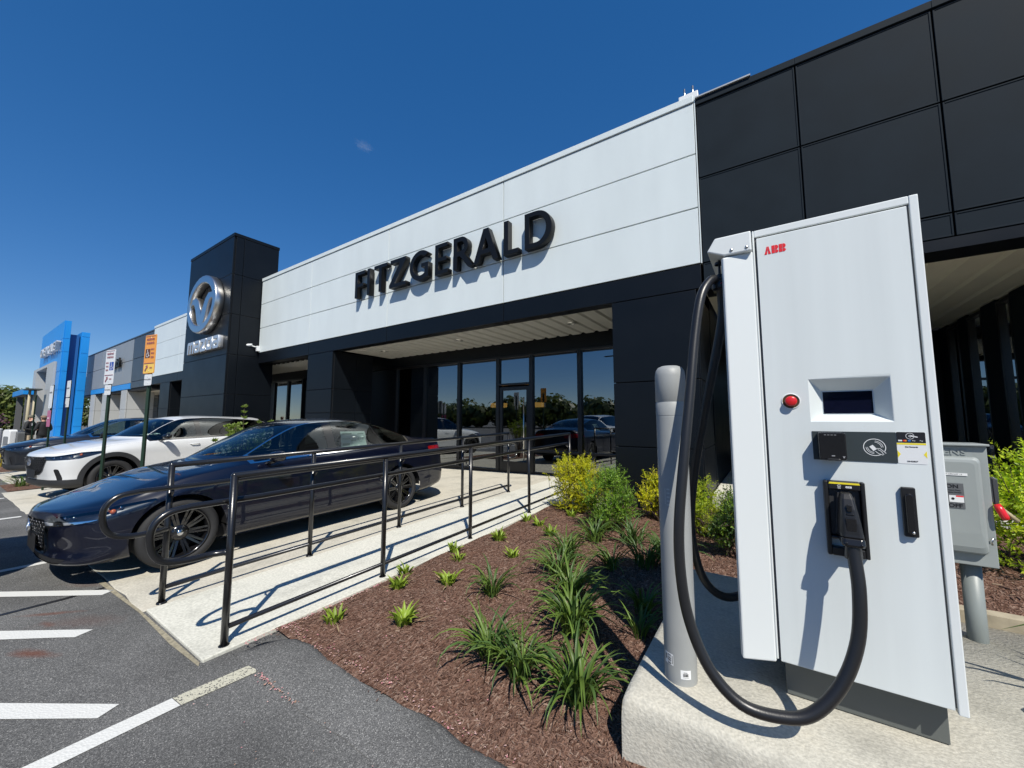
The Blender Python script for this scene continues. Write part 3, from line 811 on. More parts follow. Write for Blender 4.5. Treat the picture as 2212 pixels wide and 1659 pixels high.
# solid parts between the glazing
for a, b in ((-11.8,-11.1), (-11.1,-9.75)): panel(bld, BLACK, a, b, SY-.0 if b < -11 else SY+.05, 0, 3.04, t=.2)
for a, b in ((-15.3,-13.6), (-13.6,-11.8), (-20.0,-17.6), (-26.2,-25.4), (-23.0,-22.8)): panel(bld, BLACK, a, b, SY+.06, 0, 3.04, t=.2)
core(bld, (-26.2, SY-.02, 0), (-.95, SY+.15, F0-.003), FRAME, 'sill_base')

# dark upper volume on the right
core(bld, (-.68, FY+.08, 3.46), (8.5, FY+.6, 6.2))
DX = [-.69, .515, 1.785, 3.05, 4.32, 5.6, 6.9, 8.2]; DZ = [3.43, 3.70, 4.995, 6.14]
def framed_panel(par, x0, x1, y, z0, z1):
    g = .009; x0 += g; x1 -= g; z0 += g; z1 -= g; e = .016; b = MB()
    b.box((x0, y+.006, z0), (x1, y+.06, z1))
    b.box((x0, y, z0), (x0+e, y+.0055, z1)); b.box((x1-e, y, z0), (x1, y+.0055, z1))
    b.box((x0+e, y, z0), (x1-e, y+.0055, z0+e)); b.box((x0+e, y, z1-e), (x1-e, y+.0055, z1))
    return b.build('wall_panel', BLACK2, par, bevel=.003, seg=2)
for i in range(len(DX)-1):
    for j in range(3): framed_panel(bld, DX[i], DX[i+1], FY+.012, DZ[j], DZ[j+1])
    MB().box((DX[i], FY-.005, 6.145), (DX[i+1], FY+.62, 6.24)).build('parapet_cap', BLACK2, bld, bevel=.005)
MB().box((-.69, FY-.03, 6.242), (.02, FY+.3, 6.262)).build('cap_flashing', mat('flashing', (.45,.46,.46), .4, .3), bld)
core(bld, (-.68, FY+.02, 3.30), (8.5, FY+.44, 3.428), BLACK, 'beam_underside')
# portico: side wall with window strips, back wall
SX = 3.25
for (a, b, k) in ((6.5,9.3,0),(9.3,9.75,1),(9.75,10.3,0),(10.3,10.9,1),(10.9,11.3,0),(11.3,11.9,1),(11.9,12.4,0)):
    if k:
        w = MB(); w.box((SX, a, .2), (SX+.1, a+.05, 3.4)); w.box((SX, b-.05, .2), (SX+.1, b, 3.4)); w.box((SX+.002, a+.05, .2), (SX+.098, b-.05, .26)); w.box((SX+.002, a+.05, 3.34), (SX+.098, b-.05, 3.4))
        o = w.build('window', FRAME, bld)
        MB().add([(SX+.05, a+.05, .26), (SX+.05, b-.05, .26), (SX+.05, b-.05, 3.34), (SX+.05, a+.05, 3.34)], [(0,1,2,3)]).build('pane', GLASS, o)
    else: panel_x(bld, BLACK2, SX, a, b, .1, 3.445, sgn=-1, g=.002)
core(bld, (SX+.12, 6.6, 0), (SX+.3, 12.6, 3.445), DARKIN)
core(bld, (-.78, 12.42, 0), (3.5, 12.6, 3.44), BLACK, 'back_wall')
for i in range(3):
    x = -.6 + i*1.25; window(bld, x, x+1.2, .2, 3.2, y=12.28, rails=(2.3,))

# ---------------------------------------------------------------- black tower with emblem
TY, TX0, TX1, TB, TZ = 5.10, -18.40, -14.47, 6.50, 7.63
tower = empty('entrance_tower', ((TX0+TX1)/2, TY, 0), 0, 'tall black panelled tower standing proud of the white facade, carrying the chrome emblem', 'tower')
tp = empty  # parts below are given in world coordinates and parented with the tower's offset removed
def tpart(o): o.location = (o.location.x-(TX0+TX1)/2, o.location.y-TY, o.location.z); return o
tz = [0, .95, 2.25, 3.55, 4.89, 6.23, 7.52]
tpart(core(tower, (TX0+.04, TY+.045, 0), (TX1-.045, TB, TZ-.05), name='tower_core'))
for a, b in zip(tz[:-1], tz[1:]):
    tpart(panel(tower, BLACK, TX0, TX1-.03, TY, a, b))
    for u, v in ((TY+.055, TY+.3), (TY+.3, TB)): tpart(panel_x(tower, BLACK, TX1, u, v, a, b))
tpart(MB().box((TX0-.01, TY-.012, 7.525), (TX1+.01, TB+.01, TZ)).build('parapet_cap', BLACK, tower, bevel=.006))
em = oval_emblem('wall_emblem', None, Matrix.Translation((-16.25, TY-.03, 5.42)), 2.5, mat('polished_chrome', (.70,.69,.67), .30, 1.0), .19)
tag(em, 'large chrome oval emblem with a winged v mounted on the black tower', 'emblem')
rm = MB(); n = 28
for k in range(n):
    pass
# wordmark under the emblem, strokes of square letters
ws = empty('tower_wordmark', (-16.25, TY, 3.78), 0, 'chrome lower case letters reading mazda below the emblem on the tower', 'sign')
SIL = mat('silver_letter', (.66,.68,.70), .38, .7)
def glyph(par, loops, x, w, h, d, m):
    for lp in loops: pass
    return shape2d('letter', [[(x + u*w, v*h) for u, v in lp] for lp in loops], d, m, par, bevel=.008)
t_ = .2
gm = [(0,0),(0,.86),(.08,1),(.92,1),(1,.86),(1,0),(.8,0),(.8,.76),(.6,.76),(.6,0),(.4,0),(.4,.76),(.2,.76),(.2,0)]
ga = [(.08,0),(.92,0),(1,.1),(1,.9),(.92,1),(.05,1),(.05,.78),(.76,.78),(.76,.62),(.1,.62),(0,.52),(0,.1)]
gah = [(.24,.2),(.24,.42),(.76,.42),(.76,.2)]
gzl = [(0,0),(1,0),(1,.22),(.42,.22),(1,.86),(1,1),(0,1),(0,.78),(.58,.78),(0,.14)]
gd = [(.08,0),(1,0),(1,1.0),(.08,1.0),(0,.9),(0,.1)]
gdh = [(.26,.22),(.26,.78),(.74,.78),(.74,.22)]
x = -1.34
for lp, w in (([gm],.62),([ga,gah],.48),([gzl],.50),([gd,gdh],.48),([ga,gah],.48)):
    glyph(ws, lp, x, w-.03, .42, .13, SIL); x += w + .055

# ---------------------------------------------------------------- the ten letters on the white band
def letters():
    sw = .098; H = .675; t = .082
    A = {}
    A['F'] = ([[(0,0),(sw,0),(sw,.27),(.34,.27),(.34,.27+t),(sw,.27+t),(sw,H-t),(.40,H-t),(.40,H),(0,H)]], .40, -8.795)
    A['I'] = ([[(0,0),(sw,0),(sw,H),(0,H)]], sw, -8.292)
    A['T'] = ([[(.19,0),(.19+sw,0),(.19+sw,H-t),(.49,H-t),(.49,H),(0,H),(0,H-t),(.19,H-t)]], .49, -8.02)
    A['Z'] = ([[(0,0),(.585,0),(.585,t),(.19,t),(.57,H-.07),(.57,H),(.03,H),(.03,H-t),(.385,H-t),(0,.07)]], .585, -7.435)
    A['G'] = ([arc(.345,.3375,.345,46,300,20) + [(.60,.05),(.60,.37),(.38,.37),(.38,.37-t),(.488,.37-t),(.488,.115)] + arc(.345,.3375,.24,305,52,18)], .60, -6.722)
    A['E'] = ([[(0,0),(.38,0),(.38,t),(sw,t),(sw,.285),(.34,.285),(.34,.285+t),(sw,.285+t),(sw,H-t),(.365,H-t),(.365,H),(0,H)]], .38, -5.912)
    bo_ = [(.20+.195*cos(radians(-62+152*i/12)), .475+.20*sin(radians(-62+152*i/12))) for i in range(13)]
    bi_ = [(.20+.098*cos(radians(-90+180*i/10)), .475+.105*sin(radians(-90+180*i/10))) for i in range(11)]
    A['R'] = ([[(0,0),(sw,0),(sw,.265),(.17,.272),(.395,.0),(.53,0)] + bo_ + [(0,H)], [(sw,.37)] + bi_ + [(sw,.58)]], .53, -5.372)
    A['A'] = ([[(0,0),(.122,0),(.182,.16),(.425,.16),(.485,0),(.61,0),(.365,H),(.245,H)], [(.215,.25),(.304,.50),(.392,.25)]], .61, -4.823)
    A['L'] = ([[(0,0),(.325,0),(.325,t),(sw,t),(sw,H),(0,H)]], .325, -4.076)
    A['D'] = ([[(0,0)] + [(.235+.33*cos(radians(-90+180*i/18)), H/2+H/2*sin(radians(-90+180*i/18))) for i in range(19)] + [(0,H)],
               [(sw,t)] + [(.235+.215*cos(radians(-90+180*i/16)), H/2+(H/2-t)*sin(radians(-90+180*i/16))) for i in range(17)] + [(sw,H-t)]], .565, -3.604)
    return A
ALPH = letters()
LET = mat('black_letter', (.006,.006,.006), .4, spec=.3)
sgn = empty('facade_letter_sign', (-5.9, FY, 4.565), 0, 'black channel letters reading FITZGERALD standing off the white facade', 'sign')
for c in 'FITZGERALD':
    if c in 'FITZGERALD':
        lp, w, x = ALPH[c]
        o = shape2d('letter', lp, .13, LET, sgn, Matrix.Translation((x+5.9, -.04, 0)), bevel=.003)

# wall camera by the tower
wc = empty('security_camera', (-14.44, 5.95, 3.86), 0, 'small white bullet security camera at the bottom corner of the white facade', 'camera')
PW = mat('white_plastic', (.72,.73,.73), .4)
b = MB(); b.box((.03,-.05,-.12),(.12,.045,.06)); b.tube([(.07,-.05,.02),(-.02,-.22,.06)], .02, 8); b.build('bracket', PW, wc, bevel=.008)
b = MB(); b.tube([(.03,-.16,.08),(-.16,-.42,.05)], .045, 12); b.build('housing', PW, wc)
MB().tube([(-.161,-.422,.05),(-.18,-.445,.0475)], .036, 12).build('lens', GLOSSB, wc)
# roof vent behind the parapet
rv = empty('roof_vent', (-.93, 7.3, 5.9), 0, 'small white rooftop unit with two thin pipes behind the parapet corner', 'vent')
MB().box((-.16,-.16,0),(.16,.16,1.42)).build('unit', PW, rv, bevel=.01)
for d in (-.08, .06): MB().tube([(d,0,1.42),(d,0,1.66)], .018, 8).build('pipe', STEEL, rv)

# inside the showroom: pendant lamps, desk, a parked display car's plinth sign
for (x, y) in ((-7.6,10.6),(-6.35,10.9)):
    o = empty('pendant_lamp', (x, y, 1.86), 0, 'amber drum pendant lamp inside the showroom, %s' % ('left of the pair' if x < -7 else 'right of the pair, behind the glass door'), 'lamp', 'pendant lamps inside the showroom')
    MB().lathe([(.0,.12),(.28,.12),(.28,-.02),(.0,-.02)], 20).build('shade', mat('lamp_shade', (.5,.28,.08), .6, emit=((1,.5,.12),.9)), o)
    MB().tube([(0,0,.12),(0,0,1.44)], .008, 6).build('cord', GLOSSB, o)
dk = empty('reception_desk', (-7.8, 12.2, .13), 0, 'pale reception desk inside the showroom behind the tinted glass', 'desk')
MB().box((-1.1,-.35,0),(1.1,.35,1.0)).build('desk_front', mat('desk_wood', (.22,.17,.12), .5), dk, bevel=.01)
MB().box((-1.2,-.45,1.002),(1.2,.45,1.05)).build('desk_top', mat('desk_top', (.35,.34,.32), .4), dk, bevel=.008)
bs = empty('display_banner', (-8.15, 8.75, .13), 0, 'tall dark display stand with a round mark inside the glass left of the door', 'display stand')
MB().box((-.22,-.03,0),(.22,.03,1.95)).build('board', mat('banner_grey', (.10,.105,.11), .5), bs, bevel=.005)
MB().lathe([(0,0),(.13,0),(.13,.01),(0,.01)], 20, Matrix.Translation((0,-.032,1.2)) @ Matrix.Rotation(pi/2,4,'X')).build('round_mark', mat('banner_mark', (.01,.01,.01), .4), bs)

# ---------------------------------------------------------------- neighbouring building on the same line
nb = empty('neighbour_showroom', (0, 0, 0), 0, 'grey panelled showroom with a blue fascia strip, between the black tower and blue portal', 'building')
core(nb, (-41.6, FY+.045, 3.0), (-26.25, FY+.6, 6.0))
def nrow(m, xs, zs):
    for a, b in zip(xs[:-1], xs[1:]):
        for u, v in zip(zs[:-1], zs[1:]): panel(nb, m, a, b, FY, u, v, g=.012)
nrow(DGREY, [-29.8,-28.0,-26.24], [3.15,3.52,4.80,6.0])
nrow(GREY, [-39.5,-36.95,-34.35,-31.7,-29.82], [3.46,4.77,6.0])
nrow(DGREY, [-41.6,-39.52], [3.15,4.77,6.0])
for a, b in ((-39.5,-34.35),(-34.35,-29.82)): panel(nb, BLUE, a, b, FY-.02, 3.13, 3.455, t=.3, name='fascia_strip')
MB().box((-41.6, FY-.02, 6.003), (-26.24, FY+.62, 6.07)).build('parapet_cap', DGREY, nb)
core(nb, (-41.6, FY+.3, 3.02), (-26.3, 8.1, 3.13), mat('plain_soffit', (.45,.42,.37), .7), 'soffit')
core(nb, (-41.6, 6.6, 5.6), (-26.4, 16, 5.7), mat('roof_membrane', (.4,.4,.4), .8), 'roof')
core(nb, (-41.6, 8.25, 0), (-26.4, 8.4, 5.6), DARKIN, 'inner_wall')
for (a, b) in ((-39.5,-38.2),(-36.1,-34.9),(-31.6,-30.4)): pillar(a, b, FY+.0, 7.2, 3.12, LGREY, [.95, 2.0], par=nb)
for i in range(9):
    x = -40.9 + i*1.6
    window(nb, x, x+1.55, .15, 3.0, rails=(2.3,))
script = text_mesh('script_sign', 'Frederick', .78, .10, LET, None, Matrix.Translation((-34.9, FY-.05, 4.55)), .012, 'LEFT', .25)
tag(script, 'slanted black script letters on the grey panels, half hidden by a parking sign', 'sign')

# blue portal tower
BT = empty('blue_portal_tower', (0, 0, 0), 0, 'bright blue stepped portal tower with a pale grey doorway opening, at the far left', 'tower')
XR = -41.75
bzz = [0, .9, 2.2, 3.5, 4.85, 6.25, 7.2, 8.53]
def bslab(x0, x1, y0, y1, zs, m=BLUE, front=True):
    core(BT, (x0+.05, y0+.05, 0), (x1-.05, y1-.02, zs[-1]-.02), BLUE, 'tower_core')
    for a, b in zip(zs[:-1], zs[1:]):
        if front: panel(BT, m, x0, x1-.03, y0, a, b, g=.012)
        panel_x(BT, m, x1, y0+.06, y1, a, b, g=.012)
bslab(-43.3, XR, 4.72, 5.06, bzz)
panel(BT, BLUE, -52.0, -43.3, 4.72, 5.6, 6.9, g=.012); panel(BT, BLUE, -52.0, -43.3, 4.72, 6.9, 8.53, g=.012)
core(BT, (-52.0, 4.78, 5.62), (-43.3, 5.04, 8.5), BLUE, 'lintel_core')
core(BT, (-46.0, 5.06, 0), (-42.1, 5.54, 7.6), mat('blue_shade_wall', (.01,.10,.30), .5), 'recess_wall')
bslab(-51.5, XR, 5.54, 6.02, [0, .9, 2.2, 3.5, 4.85, 6.25, 7.48, 7.84], front=False)
# pale portal: jambs and header
core(BT, (-46.3, 4.58, -.5), (-43.32, 4.715, 5.66), LGREY, 'portal_jamb')
core(BT, (-53.5, 4.58, -.5), (-51.9, 7.5, 5.66), LGREY, 'portal_jamb')
core(BT, (-51.9, 4.582, 5.45), (-46.3, 5.5, 5.66), LGREY, 'portal_header')
core(BT, (-51.9, 5.5, -.5), (-46.3, 5.535, 5.45), LGREY, 'portal_back')
cs = empty('portal_letter_sign', (-45.8, 4.72, 6.42), 0, 'silver block letters reading CHEVROLET on the blue portal tower', 'sign')
wd = 'CHEVROLET'; x = -3.9
CS = mat('sign_silver', (.62,.63,.64), .3, .5)
for i, c in enumerate(wd):
    o = text_mesh('letter', c, .92, .22, CS, cs, Matrix.Translation((x, -.03, 0)), .022); x += .86
cn = empty('entrance_canopy', (0, 0, 0), 0, 'flat blue canopy edge with dark underside reaching out left of the portal', 'canopy')
cb_ = MB(); cb_.box((-57.6, 3.85, 3.43), (-50.0, 4.57, 3.87)); cb_.build('fascia', BLUE, cn, bevel=.02)
MB().box((-57.5, 3.9, 3.40), (-50.1, 4.5, 3.428)).build('underside', mat('canopy_underside', (.20,.20,.19), .7), cn)
for x in (-56.5, -50.6): MB().box((x-.22, 4.05, -.6), (x+.22, 4.4, 3.40)).build('post', mat('canopy_post', (.10,.10,.10), .5), cn)

for (x, z, w, h, m, lb) in ((-4.06,1.40,.15,.13,mat('notice_white', (.7,.7,.7), .6),'small white paper notice stuck inside the glass right of the door'), (-3.76,1.42,.17,.12,mat('notice_dark', (.06,.03,.02), .6),'small dark orange bordered notice beside the white paper on the glass')):
    o = MB().box((x-w/2, SY+.064, z-h/2), (x+w/2, SY+.066, z+h/2)).build('paper_notice', m); tag(o, lb, 'notice')

# ---------------------------------------------------------------- ground
def sl(y): return max(0.0, .0225*(y-1.0))
def asphalt_mat():
    m = bpy.data.materials.new('asphalt'); m.use_nodes = True
    N, L, b = nodes_of(m); b.inputs['Roughness'].default_value = .9; b.inputs['Specular IOR Level'].default_value = .25
    tc = N.new('ShaderNodeTexCoord')
    v = N.new('ShaderNodeTexVoronoi'); v.inputs['Scale'].default_value = 250
    L.new(tc.outputs['Object'], v.inputs['Vector'])
    sep = N.new('ShaderNodeSeparateColor'); L.new(v.outputs['Color'], sep.inputs[0])
    r1 = ramp(N, [(0,(.060,.060,.059)),(.45,(.107,.107,.105)),(.8,(.140,.139,.135)),(.94,(.20,.197,.19)),(1,(.32,.315,.30))])
    L.new(sep.outputs[0], r1.inputs[0])
    n1 = N.new('ShaderNodeTexNoise'); n1.inputs['Scale'].default_value = 1.3; n1.inputs['Detail'].default_value = 7; L.new(tc.outputs['Object'], n1.inputs['Vector'])
    mr = N.new('ShaderNodeMapRange'); mr.inputs['From Min'].default_value = .3; mr.inputs['From Max'].default_value = .7; mr.inputs['To Min'].default_value = .72; mr.inputs['To Max'].default_value = 1.25
    L.new(n1.outputs['Fac'], mr.inputs['Value'])
    mx = N.new('ShaderNodeMix'); mx.data_type = 'RGBA'; mx.blend_type = 'MULTIPLY'; mx.inputs['Factor'].default_value = 1
    L.new(r1.outputs[0], mx.inputs['A']); L.new(mr.outputs[0], mx.inputs['B'])
    # rusty stains left on the surface
    last = mx.outputs['Result']
    for (cx, cy, ax, ay, an, am) in ((-3.88,.45,.20,.05,.45,.75),(-4.58,.60,.24,.035,.75,.6),(-4.35,.56,.10,.03,.2,.5),(-5.15,.86,.25,.06,.5,.25),(-4.2,.70,.35,.12,.6,.22)):
        mp = N.new('ShaderNodeMapping'); mp.vector_type = 'TEXTURE'
        mp.inputs['Location'].default_value = (cx, cy, 0); mp.inputs['Rotation'].default_value = (0, 0, an); mp.inputs['Scale'].default_value = (ax, ay, 1)
        L.new(tc.outputs['Object'], mp.inputs['Vector'])
        ln = N.new('ShaderNodeVectorMath'); ln.operation = 'LENGTH'; L.new(mp.outputs[0], ln.inputs[0])
        n2 = N.new('ShaderNodeTexNoise'); n2.inputs['Scale'].default_value = 14; n2.inputs['Detail'].default_value = 5; L.new(tc.outputs['Object'], n2.inputs['Vector'])
        ad = N.new('ShaderNodeMath'); ad.operation = 'ADD'; L.new(ln.outputs['Value'], ad.inputs[0]); L.new(n2.outputs['Fac'], ad.inputs[1])
        mm = N.new('ShaderNodeMapRange'); mm.inputs['From Min'].default_value = 1.55; mm.inputs['From Max'].default_value = .7; mm.inputs['To Min'].default_value = 0; mm.inputs['To Max'].default_value = am
        L.new(ad.outputs[0], mm.inputs['Value'])
        k = N.new('ShaderNodeMix'); k.data_type = 'RGBA'; k.inputs['B'].default_value = (.13,.045,.025,1)
        L.new(mm.outputs[0], k.inputs['Factor']); L.new(last, k.inputs['A']); last = k.outputs['Result']
    L.new(last, b.inputs['Base Color'])
    bp = N.new('ShaderNodeBump'); bp.inputs['Strength'].default_value = .5; bp.inputs['Distance'].default_value = .004
    L.new(v.outputs['Distance'], bp.inputs['Height']); L.new(bp.outputs[0], b.inputs['Normal'])
    return m
ASPH = asphalt_mat()
def concrete_mat(name, base, warm, sc=1.0, board=False):
    m = bpy.data.materials.new(name); m.use_nodes = True
    N, L, b = nodes_of(m); b.inputs['Roughness'].default_value = .85; b.inputs['Specular IOR Level'].default_value = .3
    tc = N.new('ShaderNodeTexCoord')
    n1 = N.new('ShaderNodeTexNoise'); n1.inputs['Scale'].default_value = 2.2*sc; n1.inputs['Detail'].default_value = 9; n1.inputs['Roughness'].default_value = .65
    L.new(tc.outputs['Object'], n1.inputs['Vector'])
    r1 = ramp(N, [(.25, tuple(c*.72 for c in base)), (.5, base), (.75, warm)])
    L.new(n1.outputs['Fac'], r1.inputs[0])
    n2 = N.new('ShaderNodeTexNoise'); n2.inputs['Scale'].default_value = 60*sc; n2.inputs['Detail'].default_value = 5
    mp = N.new('ShaderNodeMapping'); mp.inputs['Scale'].default_value = (.85, 1, 1) if board else (1, 1, 1)
    L.new(tc.outputs['Object'], mp.inputs['Vector']); L.new(mp.outputs[0], n2.inputs['Vector'])
    mr = N.new('ShaderNodeMapRange'); mr.inputs['From Min'].default_value = .3; mr.inputs['From Max'].default_value = .7; mr.inputs['To Min'].default_value = .80; mr.inputs['To Max'].default_value = 1.12
    L.new(n2.outputs['Fac'], mr.inputs['Value'])
    mx = N.new('ShaderNodeMix'); mx.data_type = 'RGBA'; mx.blend_type = 'MULTIPLY'; mx.inputs['Factor'].default_value = 1
    L.new(r1.outputs[0], mx.inputs['A']); L.new(mr.outputs[0], mx.inputs['B']); 
    n3 = N.new('ShaderNodeTexVoronoi'); n3.inputs['Scale'].default_value = 22*sc; L.new(tc.outputs['Object'], n3.inputs['Vector'])
    m3 = N.new('ShaderNodeMapRange'); m3.inputs['From Min'].default_value = .03; m3.inputs['From Max'].default_value = .09; m3.inputs['To Min'].default_value = .62
    L.new(n3.outputs['Distance'], m3.inputs['Value'])
    mz = N.new('ShaderNodeMix'); mz.data_type = 'RGBA'; mz.blend_type = 'MULTIPLY'; mz.inputs['Factor'].default_value = .5
    L.new(mx.outputs['Result'], mz.inputs['A']); L.new(m3.outputs[0], mz.inputs['B']); L.new(mz.outputs['Result'], b.inputs['Base Color'])
    bp = N.new('ShaderNodeBump'); bp.inputs['Strength'].default_value = .6 if board else .3; bp.inputs['Distance'].default_value = .006
    L.new(n2.outputs['Fac'], bp.inputs['Height']); L.new(bp.outputs[0], b.inputs['Normal'])
    return m
CONC = concrete_mat('ramp_concrete', (.60,.59,.515), (.64,.62,.545))
CONC2 = concrete_mat('apron_concrete', (.53,.50,.42), (.57,.53,.44))
PADC = concrete_mat('pad_concrete', (.48,.46,.395), (.54,.505,.42), 1.6, True)
EDGE = mat('old_concrete_edge', (.25,.24,.21), .9, var=.2, vscale=20)

g = MB(); n = 60
gxs = [-700,-24,-4,700]
g.add([(x, y, gz(x)) for x in gxs for y in (-700, 700)], [(2*i, 2*i+2, 2*i+3, 2*i+1) for i in range(3)])
tag(g.build('parking_lot', ASPH), kind='structure')

def clipx(pts, c, sgn):
    out = []
    for i in range(len(pts)):
        a, b = pts[i], pts[(i+1) % len(pts)]; fa, fb = sgn*(a[0]-c), sgn*(b[0]-c)
        if fa >= 0: out.append(a)
        if fa*fb < 0:
            t = fa/(fa-fb); out.append(tuple(a[k]+(b[k]-a[k])*t for k in range(3)))
    return out
def sheet(name, pts, m, kind='structure', par=None):
    b = MB()
    for q in (clipx(pts, -4.0, 1), clipx(clipx(pts, -4.0, -1), -24.0, 1), clipx(pts, -24.0, -1)):
        if len(q) > 2: b.add([(x, y, z + gz(x)) for x, y, z in q], [tuple(range(len(q)))])
    o = b.build(name, m, par)
    return tag(o, kind=kind)
def slab(name, x0, x1, y0, y1, m, dz=0.0, jag=0.0):
    """sloping concrete slab; front face visible; slightly uneven front edge"""
    b = MB(); nx = 14; xs = [x0 + (x1-x0)*i/nx for i in range(nx+1)]
    fr = [y0 + (random.uniform(-jag, jag) if 0 < i < nx else 0) for i in range(nx+1)]
    vs = []
    for x, f in zip(xs, fr): vs += [(x, f, sl(f)+dz+.006+gz(x)), (x, y1, sl(y1)+dz+.006+gz(x)), (x, f, -.5), (x, y1, -.5)]
    fs = []
    for i in range(nx):
        a, c = 4*i, 4*i+4
        fs += [(a, c, c+1, a+1), (a+2, c+2, c, a), (a+1, c+1, c+3, a+3)]
    fs += [(0, 1, 3, 2), (4*nx, 4*nx+2, 4*nx+3, 4*nx+1)]
    b.add(vs, fs)
    return tag(b.build(name, m, None, bevel=.006), kind='structure')
slab('walkway_ramp', -3.985, -2.885, 1.0, 3.25, CONC, .012)
slab('walkway_ramp', -3.985, -2.885, 3.256, 5.3, CONC, .012)
slab('walkway_ramp', -3.985, -2.885, 5.306, 7.98, CONC, .012)
slab('parking_apron', -7.7, -4.0, .985, 3.3, CONC2, .0, .012)
slab('parking_apron', -7.7, -4.0, 3.306, 5.5, CONC2, .0)
slab('parking_apron', -7.7, -4.0, 5.506, 7.98, CONC2, .0)
slab('entrance_landing', -2.875, -2.1, 5.6, 7.98, CONC, .012)
slab('parking_apron', -10.0, -7.71, 4.8, 7.98, CONC2, .0)
slab('parking_apron', -14.4, -10.35, .97, 5.6, CONC2, .0, .012)
slab('parking_apron', -14.4, -10.0, 5.61, 7.98, CONC2, .0)
slab('parking_apron', -24.0, -16.4, 1.22, 7.98, CONC2, .0, .012)
slab('parking_apron', -44, -24.02, 2.3, 7.98, CONC2, .0)
# dirt that collects along the edge of the ramp, dark tar line
sheet('edge_sand', [(-2.86,.972,.004),(-2.9,.99,.004),(-5.2,.972,.004),(-5.2,.93,.004),(-4.0,.965,.004),(-3.3,.955,.004)], mat('edge_sand', (.27,.24,.17), .95, var=.3, vscale=40))
sheet('tar_line', [(-4.92,-2.0,.003),(-4.885,-2.0,.003),(-4.845,.7,.003),(-4.885,.97,.003),(-4.925,.97,.003),(-4.895,.7,.003)], mat('tar', (.014,.014,.016), .5))

# painted lines: worn paint
def paint_mat(name, col, wear):
    m = bpy.data.materials.new(name); m.use_nodes = True
    N, L, b = nodes_of(m); b.inputs['Roughness'].default_value = .7
    tc = N.new('ShaderNodeTexCoord'); v = N.new('ShaderNodeTexVoronoi'); v.inputs['Scale'].default_value = 95; L.new(tc.outputs['Object'], v.inputs['Vector'])
    n = N.new('ShaderNodeTexNoise'); n.inputs['Scale'].default_value = 35; n.inputs['Detail'].default_value = 6; L.new(tc.outputs['Object'], n.inputs['Vector'])
    ad = N.new('ShaderNodeMath'); ad.operation = 'MULTIPLY_ADD'; ad.inputs[1].default_value = .9; L.new(v.outputs['Distance'], ad.inputs[0]); L.new(n.outputs['Fac'], ad.inputs[2])
    r = ramp(N, [(max(0, wear-.06), (.07,.07,.07)), (wear, tuple(c*.8 for c in col)), (min(1, wear+.15), col)])
    L.new(ad.outputs[0], r.inputs[0]); L.new(r.outputs[0], b.inputs['Base Color'])
    bp = N.new('ShaderNodeBump'); bp.inputs['Strength'].default_value = .35; bp.inputs['Distance'].default_value = .006
    L.new(v.outputs['Distance'], bp.inputs['Height']); L.new(bp.outputs[0], b.inputs['Normal'])
    return m
LINE = paint_mat('line_paint', (.62,.62,.59), .42)
OLDLINE = paint_mat('worn_line_paint', (.50,.48,.38), .78)
def stripe(pts, m=LINE):
    out = []
    for x, y in pts:
        q = (HC-gz(x*1.03))/HC if x < -4 else 1.0
        out.append((x*q, y*q, .004))
    return sheet('painted_line', out, m)
stripe([(-2.70,-4.0),(-2.57,-4.0),(-2.557,.804),(-2.658,.797)])
stripe([(-2.658,.801),(-2.557,.808),(-2.522,1.136),(-2.56,1.150),(-2.625,1.139)], OLDLINE)
stripe([(-2.786,.55),(-2.828,.635),(-3.345,.298),(-4.65,-.60),(-4.47,-.60),(-3.17,.288)])
stripe([(-3.918,.631),(-3.955,.72),(-4.451,.362),(-5.85,-.62),(-5.68,-.62),(-4.279,.352)])
stripe([(-4.649,.878),(-4.698,.965),(-5.449,.42),(-6.85,-.62),(-6.69,-.62),(-5.292,.411)])
stripe([(-6.25,-4.0),(-6.15,-4.0),(-6.13,.92),(-6.22,.92)])
stripe([(-9.45,-4.0),(-9.35,-4.0),(-9.35,.84),(-9.45,.84)])
stripe([(-11.95,-4.0),(-11.85,-4.0),(-11.85,.84),(-11.95,.84)])
stripe([(-15.4,-4.0),(-15.3,-4.0),(-15.3,.95),(-15.4,.95)])

# asphalt berm at the edge of the planting bed
bm_pts = [(-2.80,1.25),(-2.74,1.38),(-2.66,1.425)]
b = MB(); xs = [-2.64 + i*.16 for i in range(60)]; vs = []
prof = [(1.135,.003),(1.16,.012),(1.24,.020),(1.33,.028),(1.39,.030),(1.425,.02),(1.44,-.03)]
def berm_row(x, sc_):
    wob = .012*sin(x*7)+.008*sin(x*17)
    return [(x, 1.135 + (y-1.135)*sc_ + wob, z) for y, z in prof]
rows = [[(-2.88+.03*k, 1.13+.012*k, .003 if k < 6 else -.03) for k in range(7)], [( -2.80+.012*k, 1.14+(y-1.135)*.55, z) for k, (y, z) in enumerate(prof)], [(-2.72+.006*k, 1.138+(y-1.135)*.86, z) for k, (y, z) in enumerate(prof)]] + [berm_row(x, 1.0) for x in xs]
for r in rows: vs += r
k = len(prof)
b.add(vs, [(i*k+j, (i+1)*k+j, (i+1)*k+j+1, i*k+j+1) for i in range(len(rows)-1) for j in range(k-1)], 0, True)
tag(b.build('asphalt_berm', ASPH), kind='structure')

